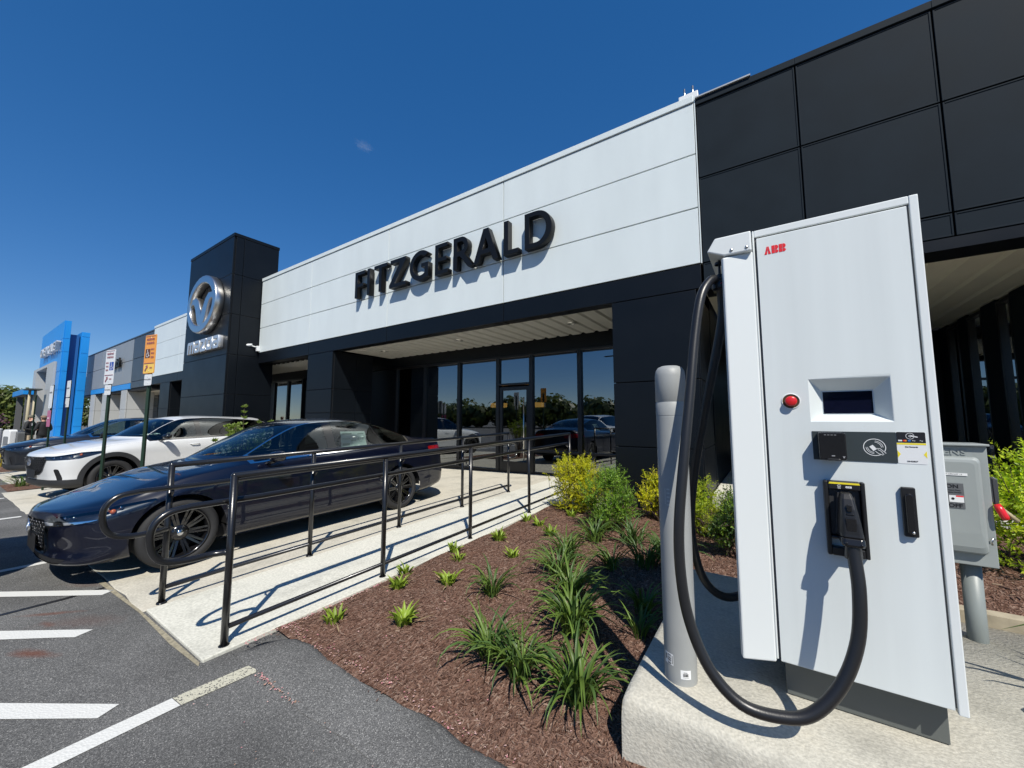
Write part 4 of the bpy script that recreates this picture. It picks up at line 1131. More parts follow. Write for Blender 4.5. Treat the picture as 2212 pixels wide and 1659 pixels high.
# planting bed
MULCHC = bpy.data.materials.new('bark_mulch'); MULCHC.use_nodes = True
N, L, bb = nodes_of(MULCHC); bb.inputs['Roughness'].default_value = .95; bb.inputs['Specular IOR Level'].default_value = .1
tc = N.new('ShaderNodeTexCoord'); mp = N.new('ShaderNodeMapping'); mp.inputs['Scale'].default_value = (1, .35, 1); mp.inputs['Rotation'].default_value = (0,0,.7)
v = N.new('ShaderNodeTexVoronoi'); v.inputs['Scale'].default_value = 130; n1 = N.new('ShaderNodeTexNoise'); n1.inputs['Scale'].default_value = 9; n1.inputs['Detail'].default_value = 3
L.new(tc.outputs['Object'], n1.inputs['Vector'])
vm = N.new('ShaderNodeMix'); vm.data_type = 'RGBA'; vm.inputs['Factor'].default_value = .06
L.new(tc.outputs['Object'], mp.inputs['Vector']); L.new(mp.outputs[0], vm.inputs['A']); L.new(n1.outputs['Color'], vm.inputs['B']); L.new(vm.outputs['Result'], v.inputs['Vector'])
sp = N.new('ShaderNodeSeparateColor'); L.new(v.outputs['Color'], sp.inputs[0])
r1 = ramp(N, [(0,(.038,.019,.013)),(.35,(.112,.060,.042)),(.75,(.172,.098,.070)),(1,(.26,.18,.14))])
L.new(sp.outputs[0], r1.inputs[0]); L.new(r1.outputs[0], bb.inputs['Base Color'])
bp = N.new('ShaderNodeBump'); bp.inputs['Strength'].default_value = .8; bp.inputs['Distance'].default_value = .010
L.new(v.outputs['Distance'], bp.inputs['Height']); L.new(bp.outputs[0], bb.inputs['Normal'])
def mz(x, y):
    """height of the planting bed"""
    h = .022 + .055*min(1, max(0, (y-1.42)/.5)) + .03*min(1, max(0, (y-2)/3))
    if x > -.9: h += .035*min(1, (x+.9)/.5)
    if x > .2: h += .14*min(1, (x-.2)/.6)
    e = min(1, max(0, (x+2.885)/.15)); h = h*e + (sl(y)+.005)*(1-e) if x < -2.7 else h
    return h + .010*sin(x*5+y*3) + .007*sin(x*11-y*8)
def heightfield(name, x0, x1, y0, y1, st, m, f):
    nx, ny = int((x1-x0)/st), int((y1-y0)/st)
    vs = [(x0+(x1-x0)*i/nx, y0+(y1-y0)*j/ny, f(x0+(x1-x0)*i/nx, y0+(y1-y0)*j/ny)) for i in range(nx+1) for j in range(ny+1)]
    fs = [(i*(ny+1)+j, (i+1)*(ny+1)+j, (i+1)*(ny+1)+j+1, i*(ny+1)+j+1) for i in range(nx) for j in range(ny)]
    return tag(MB().add(vs, fs, 0, True).build(name, m), kind='structure')
heightfield('planting_bed', -2.88, 6.0, 1.40, 8.3, .09, MULCHC, lambda x, y: mz(x, y) if not ((x < -2.2 and y > 5.6) or (x > -.7 and y > 6.5)) else -.05)
tag(MB().box((-.77, 6.52, -.05), (6.0, 12.4, .325)).build('portico_floor', CONC, None, bevel=.01), kind='structure')
heightfield('planting_bed', -10.34, -7.71, 1.05, 4.79, .1, MULCHC, lambda x, y: gz(x)+.01+.04*sin(max(0,min(1,(y-1.05)/1.0))*1.57))
heightfield('planting_bed', -16.39, -14.41, 1.05, 5.0, .1, MULCHC, lambda x, y: gz(x)+.01+.03*sin(max(0,min(1,(y-.9)/1.0))*1.57))
heightfield('planting_bed', -30.0, -21.5, .9, 2.2, .2, MULCHC, lambda x, y: gz(x)+.03)
# loose bark chips, real pieces
PAD = (-.56, 1.665, 1.27, 3.27)
def on_pad(x, y): return (x > PAD[0]-.02 and x < PAD[2]+.02 and y > PAD[1]-.02 and y < PAD[3]+.02)
def chips(name, n, region, size, m, flat=.25, dens=None):
    b = MB(); c = 0; tries = 0
    while c < n and tries < n*12:
        tries += 1
        x, y = random.uniform(region[0], region[1]), random.uniform(region[2], region[3])
        if on_pad(x, y) or (dens and random.random() > dens(x, y)): continue
        l = random.uniform(*size); w = l*random.uniform(.14, .34); t = w*.35
        M = Matrix.Translation((x, y, mz(x, y)+w*.25)) @ Matrix.Rotation(random.uniform(0, 6.28), 4, 'Z') @ Matrix.Rotation(random.gauss(0, flat), 4, 'Y') @ Matrix.Rotation(random.uniform(-.6,.6), 4, 'X')
        tp_ = random.uniform(.4, 1)
        vs = [(-l/2,-w/2*tp_,0),(l/2,-w/2,0),(l/2,w/2,0),(-l/2,w/2*tp_,0),(-l/2,-w/2*tp_*.7,t),(l/2,-w/2*.7,t),(l/2,w/2*.7,t),(-l/2,w/2*tp_*.7,t)]
        b.add([M @ Vector(q) for q in vs], [(4,5,6,7),(0,1,5,4),(1,2,6,5),(2,3,7,6),(3,0,4,7)], random.choice((0,0,0,0,1,1,1,1,2,2,3)))
        c += 1
    return tag(b.build(name, m), kind='stuff')
CH = [mat('bark_dark', (.095,.051,.036), .95), mat('bark_brown', (.150,.084,.059), .95), mat('bark_red', (.19,.110,.080), .95), mat('bark_pale', (.24,.165,.125), .95)]
near = lambda x, y: min(1, (1.1/math.hypot(x, y*.8))**1.4)
chips('bark_chips', 26000, (-2.86, -.0, 1.42, 3.6), (.008, .030), CH, dens=near)
chips('bark_chips', 6000, (-2.86, .0, 3.4, 6.4), (.014, .045), CH)
chips('bark_chips', 3500, (-.1, 4.0, 3.3, 6.6), (.02, .06), [CH[1], CH[2], mat('bark_tan', (.24,.175,.12), .95), CH[3]])
chips('bark_chips', 420, (-2.8, .2, 1.33, 1.45), (.008, .028), CH, dens=lambda x, y: max(.05, (y-1.33)/.12)**1.5)
chips('bark_chips', 600, (1.0, 2.6, 1.6, 3.3), (.014, .045), CH)
# pink blossom petals blown along the edge
PETAL = [mat('petal_pink', (.50,.20,.22), .8), mat('petal_pale', (.50,.32,.29), .8), mat('petal_dry', (.34,.20,.14), .85)]
b = MB()
def petal(x, y, z, s):
    M = Matrix.Translation((x, y, z)) @ Matrix.Rotation(random.uniform(0, 6.28), 4, 'Z') @ Matrix.Rotation(random.gauss(0, .35), 4, 'X')
    b.add([M @ Vector(q) for q in ((-s,0,0),(0,-s*.6,s*.15),(s,0,.05*s),(0,s*.6,s*.15))], [(0,1,2),(0,2,3)], random.choice((0,1,1,2)))
for _ in range(260):
    x = -2.84 + random.random()**1.6*1.9; petal(x, 1.425 + abs(random.gauss(0, .05)), mz(x, 1.47)+.012, random.uniform(.004, .008))
for _ in range(260):
    t = random.random(); petal(-2.87 + abs(random.gauss(0,.03)) + .02, 1.2 + t*1.4, .03 + sl(1.2+t) , random.uniform(.005, .009))
for _ in range(110):
    x, y = random.uniform(-2.8, -.5), random.uniform(1.5, 3); petal(x, y, mz(x, y)+.015, random.uniform(.004, .009))
for _ in range(60):
    x = random.uniform(-2.5, -2.05); petal(x, 1.13 + random.gauss(0, .012), .01, random.uniform(.005, .009))
for _ in range(50): petal(random.uniform(-2.6,-1.2), random.uniform(.8, 1.4), .03 if random.random() > 2 else .012, random.uniform(.003, .006))
tag(b.build('fallen_petals', PETAL), kind='stuff')

# concrete pad of the charger
px0, py0, px1, py1 = PAD; pz = .32
b = MB(); r = .035
prof = [(py0-.012, -.05), (py0-.006, pz-.07), (py0+.004, pz-r*.8), (py0+.016, pz-r*.35), (py0+.04, pz-.006), (py0+.09, pz), (py1, pz), (py1+.002, 0)]
xs = [px0-.006, px0, px0+.02, px0+.05] + [px0+.05+(px1-px0-.05)*i/30 for i in range(1, 31)]
vs = []
for x in xs:
    for (y, z) in prof:
        zz = z
        if x < px0+.05 and z > pz-.08: zz = z - (.02 if x <= px0-.005 else .008 if x <= px0 else .002 if x < px0+.03 else 0)
        vs.append((x, y + .003*sin(x*9+z*20), zz))
k = len(prof)
b.add(vs, [(i*k+j, (i+1)*k+j, (i+1)*k+j+1, i*k+j+1) for i in range(len(xs)-1) for j in range(k-1)], 0, True)
b.add([(px0-.006, y, z - (.02 if z > pz-.08 else 0)) for y, z in prof] , [tuple(range(len(prof)))])
b.add([(px1, y, z) for y, z in prof] , [tuple(range(len(prof)))[::-1]])
tag(b.build('concrete_pad', PADC), kind='structure')
MB().box((.62, 3.275, .05), (1.45, 3.36, .385)).build('timber_edging', mat('weathered_timber', (.36,.31,.22), .85, var=.2, vscale=12))
tag(bpy.data.objects['timber_edging'], 'weathered timber edging board along the back of the concrete pad', 'edging board')

# ---------------------------------------------------------------- railings
RAILM = mat('black_rail_paint', (.010,.010,.011), .28, 0, .3, bump=.03, bscale=90)
def railing(X, ys, inner, label):
    o = empty('handrail', (X, ys[0], sl(ys[0])), 0, label, 'railing', 'black pipe railings along the ramp')
    y0 = ys[0]; z0 = sl(y0)
    zt = lambda y: sl(y) + 1.075 - z0
    for i, y in enumerate(ys):
        top = zt(y) - (.0 if i in (0, len(ys)-1) else .02)
        MB().tube([(0, y-y0, sl(y)-z0-.02), (0, y-y0, top)], .0215, 14).build('post', RAILM, o)
        MB().lathe([(.0,.008),(.03,.008),(.034,.0)], 14, Matrix.Translation((0, y-y0, sl(y)-z0+.012))).build('base_collar', RAILM, o)
        bk = MB(); zz = sl(y)-z0+.875
        bk.tube([(0, y-y0, zz-.03), (inner*.05, y-y0, zz-.03), (inner*.068, y-y0, zz-.01), (inner*.068, y-y0, zz+.01)], .008, 8)
        bk.build('bracket', RAILM, o)
    ye = ys[-1]
    # top rail with mitred ends
    MB().tube([(0, -.0, zt(y0)-.0), (0, ye-y0, zt(ye))], .0215, 14).build('top_rail', RAILM, o)
    bl = MB(); bl.ball((0, 0, zt(y0)), .0216, 6); bl.ball((0, ye-y0, zt(ye)), .0216, 6); bl.build('corner_joint', RAILM, o)
    # graspable rail with returned loop at the near end
    ix = inner*.068; zh = lambda y: sl(y) - z0 + .905
    loop = [(ix, ye-y0+.02, zh(ye)), (ix, .2, zh(y0)), (ix, -.20, .905), (ix, -.31, .885), (ix, -.375, .815), (ix, -.375, .70), (ix, -.325, .615), (ix, -.22, .585), (ix, -.08, .583), (ix*.6, -.015, .583), (0, .0, .583)]
    P = [Vector(loop[0])] + [Vector(loop[1])] + catmull(loop[2:9], 5) + [Vector(q) for q in loop[9:]]
    far = [(0, ye-y0, zh(ye)-.28), (ix*.6, ye-y0+.04, zh(ye)-.28), (ix, ye-y0+.14, zh(ye)-.25), (ix, ye-y0+.18, zh(ye)-.14), (ix, ye-y0+.14, zh(ye)-.03)]
    P = catmull(far + [loop[0]], 4) + P[1:]
    MB().tube(P, .0195, 14).build('grab_rail', RAILM, o)
    MB().tube([(0, 0, .125), (0, ye-y0, sl(ye)-z0+.13)], .016, 12).build('bottom_rail', RAILM, o)
    return o
railing(-2.95, [1.13, 2.335, 3.55, 4.87, 6.25], -1, 'black pipe railing nearest the mulch bed, right side of the concrete ramp')
railing(-4.04, [1.10, 2.27, 3.43, 4.66, 5.94], 1, 'black pipe railing close beside the navy saloon, left side of the ramp')

# ---------------------------------------------------------------- charging station
CW = mat('charger_white', (.655,.695,.690), .38, var=.05, vscale=9.0, streak=.05, spec=.4)
CW2 = mat('charger_white_frame', (.69,.72,.715), .36, spec=.4)
GASK = mat('rubber_gasket', (.10,.10,.105), .6)
GASKD = mat('dark_rubber', (.02,.02,.02), .6)
CGREY = mat('plinth_grey', (.105,.115,.110), .45, var=.05, vscale=4)
SLATE = mat('slate_label', (.032,.042,.045), .45)
BPL = mat('black_moulding', (.012,.012,.013), .38, bump=.05, bscale=500)
BPL2 = mat('black_moulding_gloss', (.010,.010,.011), .22)
RED = mat('red_print', (.72,.02,.025), .4)
YEL = mat('yellow_print', (.80,.66,.03), .45)
PWH = mat('white_print', (.72,.73,.73), .5)
PBK = mat('black_print', (.012,.012,.014), .4)
CY = 1.955
ch = empty('ev_charger', (.23, CY, .32), 0, 'tall white electric vehicle charger with a red ABB mark standing on the concrete pad', 'ev charger')
CO = Matrix.Translation((-.23, -CY, -.32))
def cpart(o): o.data.transform(CO) if o.data.users == 1 else None; return o
def cb(name, boxes, m, bevel=0.0, seg=2, par=ch):
    b = MB()
    for a, c in boxes: b.box(a, c)
    return cpart(b.build(name, m, par, bevel=bevel, seg=seg))
# base and cabinet
cb('plinth', [((.004, 2.04, .323), (.467, 2.52, .56))], CGREY, .003)
cb('cabinet', [((-.024, CY+.067, .487), (.487, 2.62, 2.283))], CW2, .008)
fr = MB()
y0, y1 = CY+.004, CY+.0195
fr.box((-.024, y0, .487), (-.0165, y1+.047, 2.282)); fr.box((.4735, y0, .470), (.4995, y1+.0465, 2.282)); fr.box((-.0165, y0+.0003, 2.2505), (.4735, y1+.046, 2.2817)); fr.box((-.0165, y1, .4872), (.4735, y1+.046, .50))
cpart(fr.build('door_frame', CW2, ch, bevel=.004, seg=3))
cb('gasket', [((-.0160, CY+.012, .488), (-.0085, CY+.0190, 2.250)), ((.4655, CY+.012, .488), (.4730, CY+.0190, 2.250)), ((-.0085, CY+.012, 2.2425), (.4655, CY+.0190, 2.250))], GASK)
# door with the screen opening
dx0, dx1, dz0, dz1 = -.0085, .4655, .484, 2.2425
hx0, hx1, hz0, hz1 = .138, .380, 1.441, 1.609
sx0, sx1, sz0, sz1 = .186, .336, 1.472, 1.559
b = MB(); yf, yb, ys = CY, CY+.018, CY+.052
O = [(dx0, dz0), (dx1, dz0), (dx1, dz1), (dx0, dz1)]; H = [(hx0, hz0), (hx1, hz0), (hx1, hz1), (hx0, hz1)]; Sx = [(sx0-.004, sz0-.004), (sx1+.004, sz0-.004), (sx1+.004, sz1+.004), (sx0-.004, sz1+.004)]
vs = [(x, yf, z) for x, z in O] + [(x, yf, z) for x, z in H] + [(x, ys, z) for x, z in Sx] + [(x, yb, z) for x, z in O]
fs = [(i, (i+1) % 4, 4+(i+1) % 4, 4+i) for i in range(4)] + [(4+i, 4+(i+1) % 4, 8+(i+1) % 4, 8+i) for i in range(4)] + [(12+i, 12+(i+1) % 4, (i+1) % 4, i) for i in range(4)]
b.add(vs, fs)
door_c = cpart(b.build('door', CW, ch, bevel=.0025, seg=2))
cb('screen_surround', [((sx0-.006, ys+.0005, sz0-.006), (sx1+.006, ys+.012, sz1+.006))], CW2, par=door_c)
cb('screen', [((sx0, ys-.0015, sz0), (sx1, ys+.0003, sz1))], mat('screen_glass', (.004,.005,.016), .08, 0, .6), par=door_c)
# side column and its hood
b = MB()
b.prism([(-.140,1.932,.462),(-.024,1.957,.475),(-.024,2.55,.475),(-.118,2.55,.462),(-.147,1.950,.468)], (0,0,1.715))
col = cpart(b.build('side_column', CW2, ch, bevel=.006))
hd = [(-.027,2.276),(-.168,2.276),(-.203,2.218),(-.135,2.186),(-.027,2.186)]
b = MB(); b.prism([(x, 1.93, z) for x, z in hd], (0, .34, 0)); hood = cpart(b.build('hood', CW2, ch, bevel=.006))
b = MB()
for (x, z) in ((-.104,2.205),(-.045,2.205)): b.lathe([(.0,.004),(.006,.003),(.0075,0)], 10, Matrix.Translation((x, 1.9295, z)) @ Matrix.Rotation(pi/2, 4, 'X'))
cpart(b.build('screw', STEEL, hood))
cb('channel', [((-.128, 1.99, .60), (-.119, 2.5, 2.18))], GASK)
# emergency button
Mb = Matrix.Translation((.0775, CY-.0005, 1.5225)) @ Matrix.Rotation(pi/2, 4, 'X')
b = MB(); b.lathe([(.0325,0),(.032,.002),(.029,.0025),(.0285,-.0)], 28, Mb); b.lathe([(.0285,.0006),(.0,.0006)], 28, Mb, 1)
btn = cpart(b.build('button_collar', [CW2, mat('tarnished_brass', (.10,.065,.03), .45, .5)], door_c))
b = MB(); b.lathe([(.012,.001),(.012,.010),(.0195,.011),(.0205,.014),(.0195,.020),(.014,.0225),(.0,.0235)], 28, Mb); cpart(b.build('emergency_button', mat('red_plastic', (.62,.012,.015), .3, 0, .4), door_c))
# card strip, reader, symbol
cb('card_panel', [((.139, CY-.0022, 1.2905), (.3805, CY-.0003, 1.4015))], SLATE, par=door_c)
b = MB(); pts = rrect(.154, 1.295, .235, 1.3985, .007)
b.prism([(x, CY-.002, z) for x, z in pts], (0, -.052, 0)); rd = cpart(b.build('card_reader', BPL2, door_c, bevel=.004, seg=2))
b = MB(); yq = CY-.0545
for k in range(4): b.box((.171+k*.010, yq-.0005, 1.3885), (.1775+k*.010, yq, 1.390))
b.box((.190, yq-.0006, 1.3095), (.200, yq-.0001, 1.3125)); b.box((.222, yq-.0006, 1.309), (.2295, yq-.0001, 1.3105)); b.box((.2235, yq-.0006, 1.304), (.228, yq-.0001, 1.308))
cpart(b.build('reader_marks', mat('grey_print', (.35,.35,.36), .5), rd))
b = MB(); b.prism([(.170,yq+.004,1.294),(.220,yq+.004,1.294),(.212,yq+.004,1.301),(.178,yq+.004,1.301)], (0,-.014,0)); cpart(b.build('card_slot', BPL, rd, bevel=.002))
ic = MB(); yi = CY-.0024
def flat_arc(b, cx, cz, r, w, a0, a1, y, n=20, d=.0006):
    o = arc(cx, cz, r+w/2, a0, a1, n); i_ = arc(cx, cz, r-w/2, a1, a0, n)
    for k in range(n): b.add([(o[k][0], y-d, o[k][1]), (o[k+1][0], y-d, o[k+1][1]), (i_[n-k-1][0], y-d, i_[n-k-1][1]), (i_[n-k][0], y-d, i_[n-k][1])], [(0,1,2,3)])
flat_arc(ic, .3205, 1.345, .0305, .0022, -35, 300, yi, 40)
for r in (.019, .0235):
    flat_arc(ic, .3205, 1.345, r, .0015, 0, 85, yi); flat_arc(ic, .3205, 1.345, r, .0015, 180, 265, yi)
def quad(b, pts, y): b.add([(x, y-.0006, z) for x, z in pts], [tuple(range(len(pts)))])
quad(ic, [(.306,1.347),(.316,1.354),(.327,1.339),(.317,1.331)][::-1], yi)
for (a, c) in (((.324,1.341),(.335,1.341)),((.335,1.341),(.351,1.324)),((.329,1.337),(.338,1.331)),((.338,1.331),(.345,1.319)),((.322,1.331),(.331,1.322)),((.331,1.322),(.343,1.317))):
    d = Vector((c[0]-a[0], c[1]-a[1])).normalized()*.0; nx, nz = -(c[1]-a[1]), c[0]-a[0]; l = math.hypot(nx, nz); nx, nz = nx/l*.0009, nz/l*.0009
    quad(ic, [(a[0]+nx,a[1]+nz),(a[0]-nx,a[1]-nz),(c[0]-nx,c[1]-nz),(c[0]+nx,c[1]+nz)], yi)
cpart(ic.build('contactless_symbol', PWH, door_c))
# payment sticker (the square code on it is left out)
st = MB(); b = st
b.prism([(x, CY-.0003, z) for x, z in rrect(.3815, 1.2895, .457, 1.4030, .004)], (0, -.0006, 0))
stk = cpart(st.build('payment_sticker', PWH, door_c))
b = MB(); b.prism([(x, CY-.001, z) for x, z in [(.3818,1.3645),(.4568,1.3645)] + arc(.4528,1.3988,.004,0,90,4) + arc(.3858,1.3988,.004,90,180,4)], (0, -.0003, 0)); cpart(b.build('dark_header', PBK, stk))
b = MB(); b.box((.3818, CY-.0013, 1.3575), (.4568, CY-.001, 1.3635))
for q in ([(.382,1.336),(.382,1.311),(.3905,1.3235)], [(.4568,1.336),(.4568,1.311),(.4483,1.3235)]): b.prism([(x, CY-.001, z) for x, z in q], (0,-.0003,0))
cpart(b.build('yellow_band', YEL, stk))
b = MB(); flat_arc(b, .4175, 1.3885, .0105, .0012, 0, 360, CY-.0013, 24)
for r in (.003, .0055, .008): flat_arc(b, .4115, 1.3885, r, .0011, -40, 40, CY-.0013, 8)
quad(b, [(.420,1.392),(.438,1.386),(.436,1.3835),(.420,1.387)], CY-.0013)
quad(b, [(.386,1.3695),(.3965,1.3695),(.3965,1.3745),(.386,1.3745)], CY-.0013)
cpart(b.build('header_symbol', PWH, stk))
b = MB(); b.lathe([(0,.0004),(.0031,.0004)], 14, Matrix.Translation((.4015, CY-.0013, 1.372)) @ Matrix.Rotation(pi/2,4,'X')); cpart(b.build('red_disc', RED, stk))
b = MB(); b.lathe([(0,.0005),(.0031,.0005)], 14, Matrix.Translation((.4055, CY-.0013, 1.372)) @ Matrix.Rotation(pi/2,4,'X')); cpart(b.build('orange_disc', mat('orange_print', (.7,.22,.02), .5), stk))
b = MB(); b.box((.4115, CY-.0016, 1.3695), (.4185, CY-.0012, 1.3745)); cpart(b.build('blue_card', mat('blue_print', (.03,.16,.5), .5), stk))
def ctext(nm, tx, x, z, size, m, par, w=0, depth=.0006, align='LEFT', y=CY-.0011, sx=1.0):
    return cpart(text_mesh(nm, tx, size, depth, m, par, Matrix.Translation((x, y, z)) @ Matrix.Diagonal((sx,1,1,1)), w, align))
ctext('lettering', 'Pay', .4225, 1.3705, .0060, PWH, stk); ctext('lettering', 'Pay', .4415, 1.3705, .0060, PWH, stk); ctext('lettering', 'Pay', .4360, 1.3705, .0001, PWH, stk)
ctext('lettering', 'Get Rewards', .4190, 1.3480, .0062, PBK, stk, .00012, align='CENTER')
ctext('lettering', '3342827', .4190, 1.2965, .0064, PBK, stk, .00012, align='CENTER', sx=1.25)
# maker's mark
lg = MB(); yl = CY-.0003
def pr(b, pts, y=yl, d=.0008): b.prism([(x, y, z) for x, z in pts], (0, -d, 0))
x = .0185; h = .0345; zb_ = 2.1615; g2 = .0009
zm = zb_ + h*.42
# A in four pieces, then two B in four pieces each
pr(lg, [(x, zb_), (x+.0095, zb_), (x+.0112, zm-g2), (x+.0040, zm-g2)]); pr(lg, [(x+.0145, zb_), (x+.0235, zb_), (x+.0205, zm-g2), (x+.0131, zm-g2)])
pr(lg, [(x+.0045, zm+g2), (x+.0118, zm+g2), (x+.0118, zb_+h), (x+.0092, zb_+h)]); pr(lg, [(x+.0131, zm+g2), (x+.0200, zm+g2), (x+.0160, zb_+h), (x+.0131, zb_+h)])
for bx in (x+.0265, x+.0525):
    for (za, zc_, rr) in ((zb_, zm-g2, .0075), (zm+g2, zb_+h, .0085)):
        pr(lg, [(bx, za), (bx+.0115, za), (bx+.0115, zc_), (bx, zc_)])
        hh = zc_-za; pr(lg, [(bx+.0130, za), (bx+.0165, za)] + [(bx+.0165+.0075*sin(pi*k/8), za+hh/2-hh/2*cos(pi*k/8)) for k in range(1, 8)] + [(bx+.0165, zc_), (bx+.0130, zc_)])
cpart(lg.build('maker_mark', RED, door_c))
# holster
hs_ = MB(); ox0, ox1, oz0, oz1 = .161, .2815, .938, 1.2145; ix0, ix1, iz0, iz1 = .1705, .2725, 1.008, 1.183; yo = CY-.030
OUT = rrect(ox0, oz0, ox1, oz1, .008, 4)
# frame bars around the opening and the lower slot
def ring_bars(b, parts, y, d):
    for (a, c_) in parts: b.box((a[0], y, a[1]), (c_[0], y+d, c_[1]))
ring_bars(hs_, [((ox0, oz0), (ix0+.004, oz1)), ((ix1-.004, oz0), (ox1, oz1)), ((ix0+.004, 1.183), (ix1-.004, oz1)), ((ix0+.004, 1.000), (ix1-.004, 1.010)), ((ix0+.004, oz0), (ix1-.004, .970))], yo, .0297)
hol = cpart(hs_.build('holster', BPL, door_c, bevel=.004, seg=2))
b = MB(); b.box((ix0+.0045, CY-.012, 1.0105), (ix1-.0045, CY-.0005, 1.1825)); b.prism([(.186,CY-.0121,1.02),(.262,CY-.0121,1.02),(.240,CY-.0121,1.176),(.200,CY-.0121,1.176)], (0,-.010,0))
cpart(b.build('socket_plate', mat('charcoal_moulding', (.028,.028,.03), .5, bump=.1, bscale=600), hol, bevel=.003))
b = MB(); pr(b, [(.1765,1.2040),(.2675,1.2040),(.2645,1.2105),(.1795,1.2105)], yo-.0003, .0006); cpart(b.build('yellow_stripe', YEL, hol))
ctext('lettering', 'ccs', .2255, 1.1915, .0125, PWH, hol, .0007, y=yo-.0004, sx=1.15)
b = MB(); flat_arc(b, .207, 1.1975, .0048, .0009, 0, 360, yo-.0003, 16); flat_arc(b, .2047, 1.1895, .0020, .0008, 0, 360, yo-.0003, 10); flat_arc(b, .2093, 1.1895, .0020, .0008, 0, 360, yo-.0003, 10)
for dx_, dz_ in ((-.0018,.0015),(.0018,.0015),(0,-.001),(-.0018,-.002),(.0018,-.002)): flat_arc(b, .207+dx_, 1.1975+dz_, .0005, .0008, 0, 360, yo-.0003, 6)
cpart(b.build('plug_symbol', PWH, hol))
# door handle
b = MB(); b.prism([(x, CY-.0003, z) for x, z in rrect(.379, 1.035, .4165, 1.2075, .005)], (0, -.014, 0)); dh = cpart(b.build('door_handle', BPL, door_c, bevel=.003, seg=2))
b = MB(); b.prism([(x, CY-.0145, z) for x, z in rrect(.387, 1.043, .4085, 1.186, .010)], (0, -.008, 0)); cpart(b.build('swing_lever', BPL2, dh, bevel=.003, seg=2))
b = MB(); b.lathe([(0,.002),(.0035,.0015),(.0045,0)], 10, Matrix.Translation((.401, CY-.0228, 1.052)) @ Matrix.Rotation(pi/2,4,'X')); cpart(b.build('lock_barrel', STEEL, dh))

# ---------------------------------------------------------------- charging cable and plug
cab = empty('charging_cable', (-.172, 1.985, 2.10), 0, 'thick black charging cable looping from the charger hood to the plug in its holster', 'cable')
def kpart(o): o.data.transform(Matrix.Translation((.172, -1.985, -2.10))); return o
P = catmull([(-.160,2.005,2.075),(-.176,1.985,2.098),(-.198,1.955,2.088),(-.232,1.905,2.005),(-.258,1.86,1.82),(-.279,1.80,1.559),(-.302,1.745,1.30),(-.324,1.70,1.032),(-.322,1.685,.84),(-.296,1.68,.672),(-.232,1.672,.525),(-.136,1.675,.438),(-.02,1.695,.428),(.072,1.722,.458),(.158,1.762,.560),(.212,1.795,.700),(.2285,1.82,.85),(.226,1.845,.97),(.225,1.853,1.02)], 6)
kpart(MB().tube(P, .0205, 18).build('hose', mat('cable_rubber', (.013,.013,.014), .36, bump=.04, bscale=200), cab))
P2 = catmull([(-.160,2.005,2.075),(-.158,2.03,2.03),(-.168,2.05,1.901),(-.243,2.1,1.574),(-.32,2.15,1.229),(-.362,2.2,.94),(-.35,2.25,.721),(-.307,2.3,.587),(-.23,2.35,.53),(-.13,2.42,.55)], 5)
kpart(MB().tube(P2, .0205, 14).build('hose', MATS['cable_rubber'], cab))
b = MB(); b.tube([(-.163,2.0,2.083),(-.166,1.995,2.089)], .0285, 18); kpart(b.build('red_ring', RED, cab))
b = MB(); b.lathe([(.034,-.012),(.036,0),(.034,.016),(.026,.03),(.018,.042),(.011,.044),(.011,.06),(.006,.062),(.004,.13)], 16, Matrix.Translation((-.161,2.008,2.07))); b.lathe([(.02,.0),(.02,.012),(.0,.012)], 12, Matrix.Translation((-.161,2.008,2.176)))
b.box((-.19,1.995,2.05),(-.132,2.04,2.075))
kpart(b.build('hanger', BPL, cab, bevel=.003))
# plug: tapering body in the holster, grip towards the cable
pl = MB()
def loft(b, rings, mi=0):
    n = len(rings[0]); vs = [v for r in rings for v in r]
    fs = [(i*n+k, i*n+(k+1) % n, (i+1)*n+(k+1) % n, (i+1)*n+k) for i in range(len(rings)-1) for k in range(n)]
    fs += [tuple(range(n))[::-1], tuple((len(rings)-1)*n+k for k in range(n))]
    b.add(vs, fs, mi)
def rc(cx, cy, z, wx, wy, tilt=0.0):
    c_ = .28
    return [(cx+wx*u, cy+wy*v - tilt*0, z + tilt*wy*v) for u, v in ((-1+c_,-1),(1-c_,-1),(1,-1+c_),(1,1),(-1,1),(-1,-1+c_))]
loft(pl, [rc(.221,1.900,1.178,.0145,.020), rc(.2215,1.893,1.160,.0190,.030), rc(.2225,1.888,1.125,.0235,.036), rc(.224,1.882,1.08,.0285,.038), rc(.2255,1.876,1.04,.0315,.036), rc(.226,1.872,1.028,.0325,.034)])
plug = kpart(pl.build('plug', BPL, cab, bevel=.004, seg=2))
b = MB(); loft(b, [rc(.2255,1.868,1.0275,.0325,.036), rc(.2255,1.862,1.008,.0335,.038), rc(.2255,1.860,.999,.030,.034)]); kpart(b.build('grip_collar', BPL2, plug, bevel=.003))
b = MB(); b.box((.2095,1.8405,1.050),(.2390,1.850,1.098)); b.box((.2155,1.845,1.118),(.2300,1.858,1.142)); b.box((.2125,1.846,1.105),(.2345,1.853,1.112)); kpart(b.build('latch_cover', BPL2, plug, bevel=.003))
b = MB()
for (x, z) in ((.206,1.013),(.247,1.010)): b.lathe([(.0,.001),(.0035,.001),(.004,-.002)], 10, Matrix.Translation((x,1.823,z)) @ Matrix.Rotation(pi/2,4,'X'))
kpart(b.build('screw', GLOSSB, plug))
b = MB(); b.lathe([(.0245,.0),(.0255,.012),(.0215,.05),(.0206,.052)], 16, Matrix.Translation((.225,1.852,.955))); kpart(b.build('strain_relief', BPL, plug))

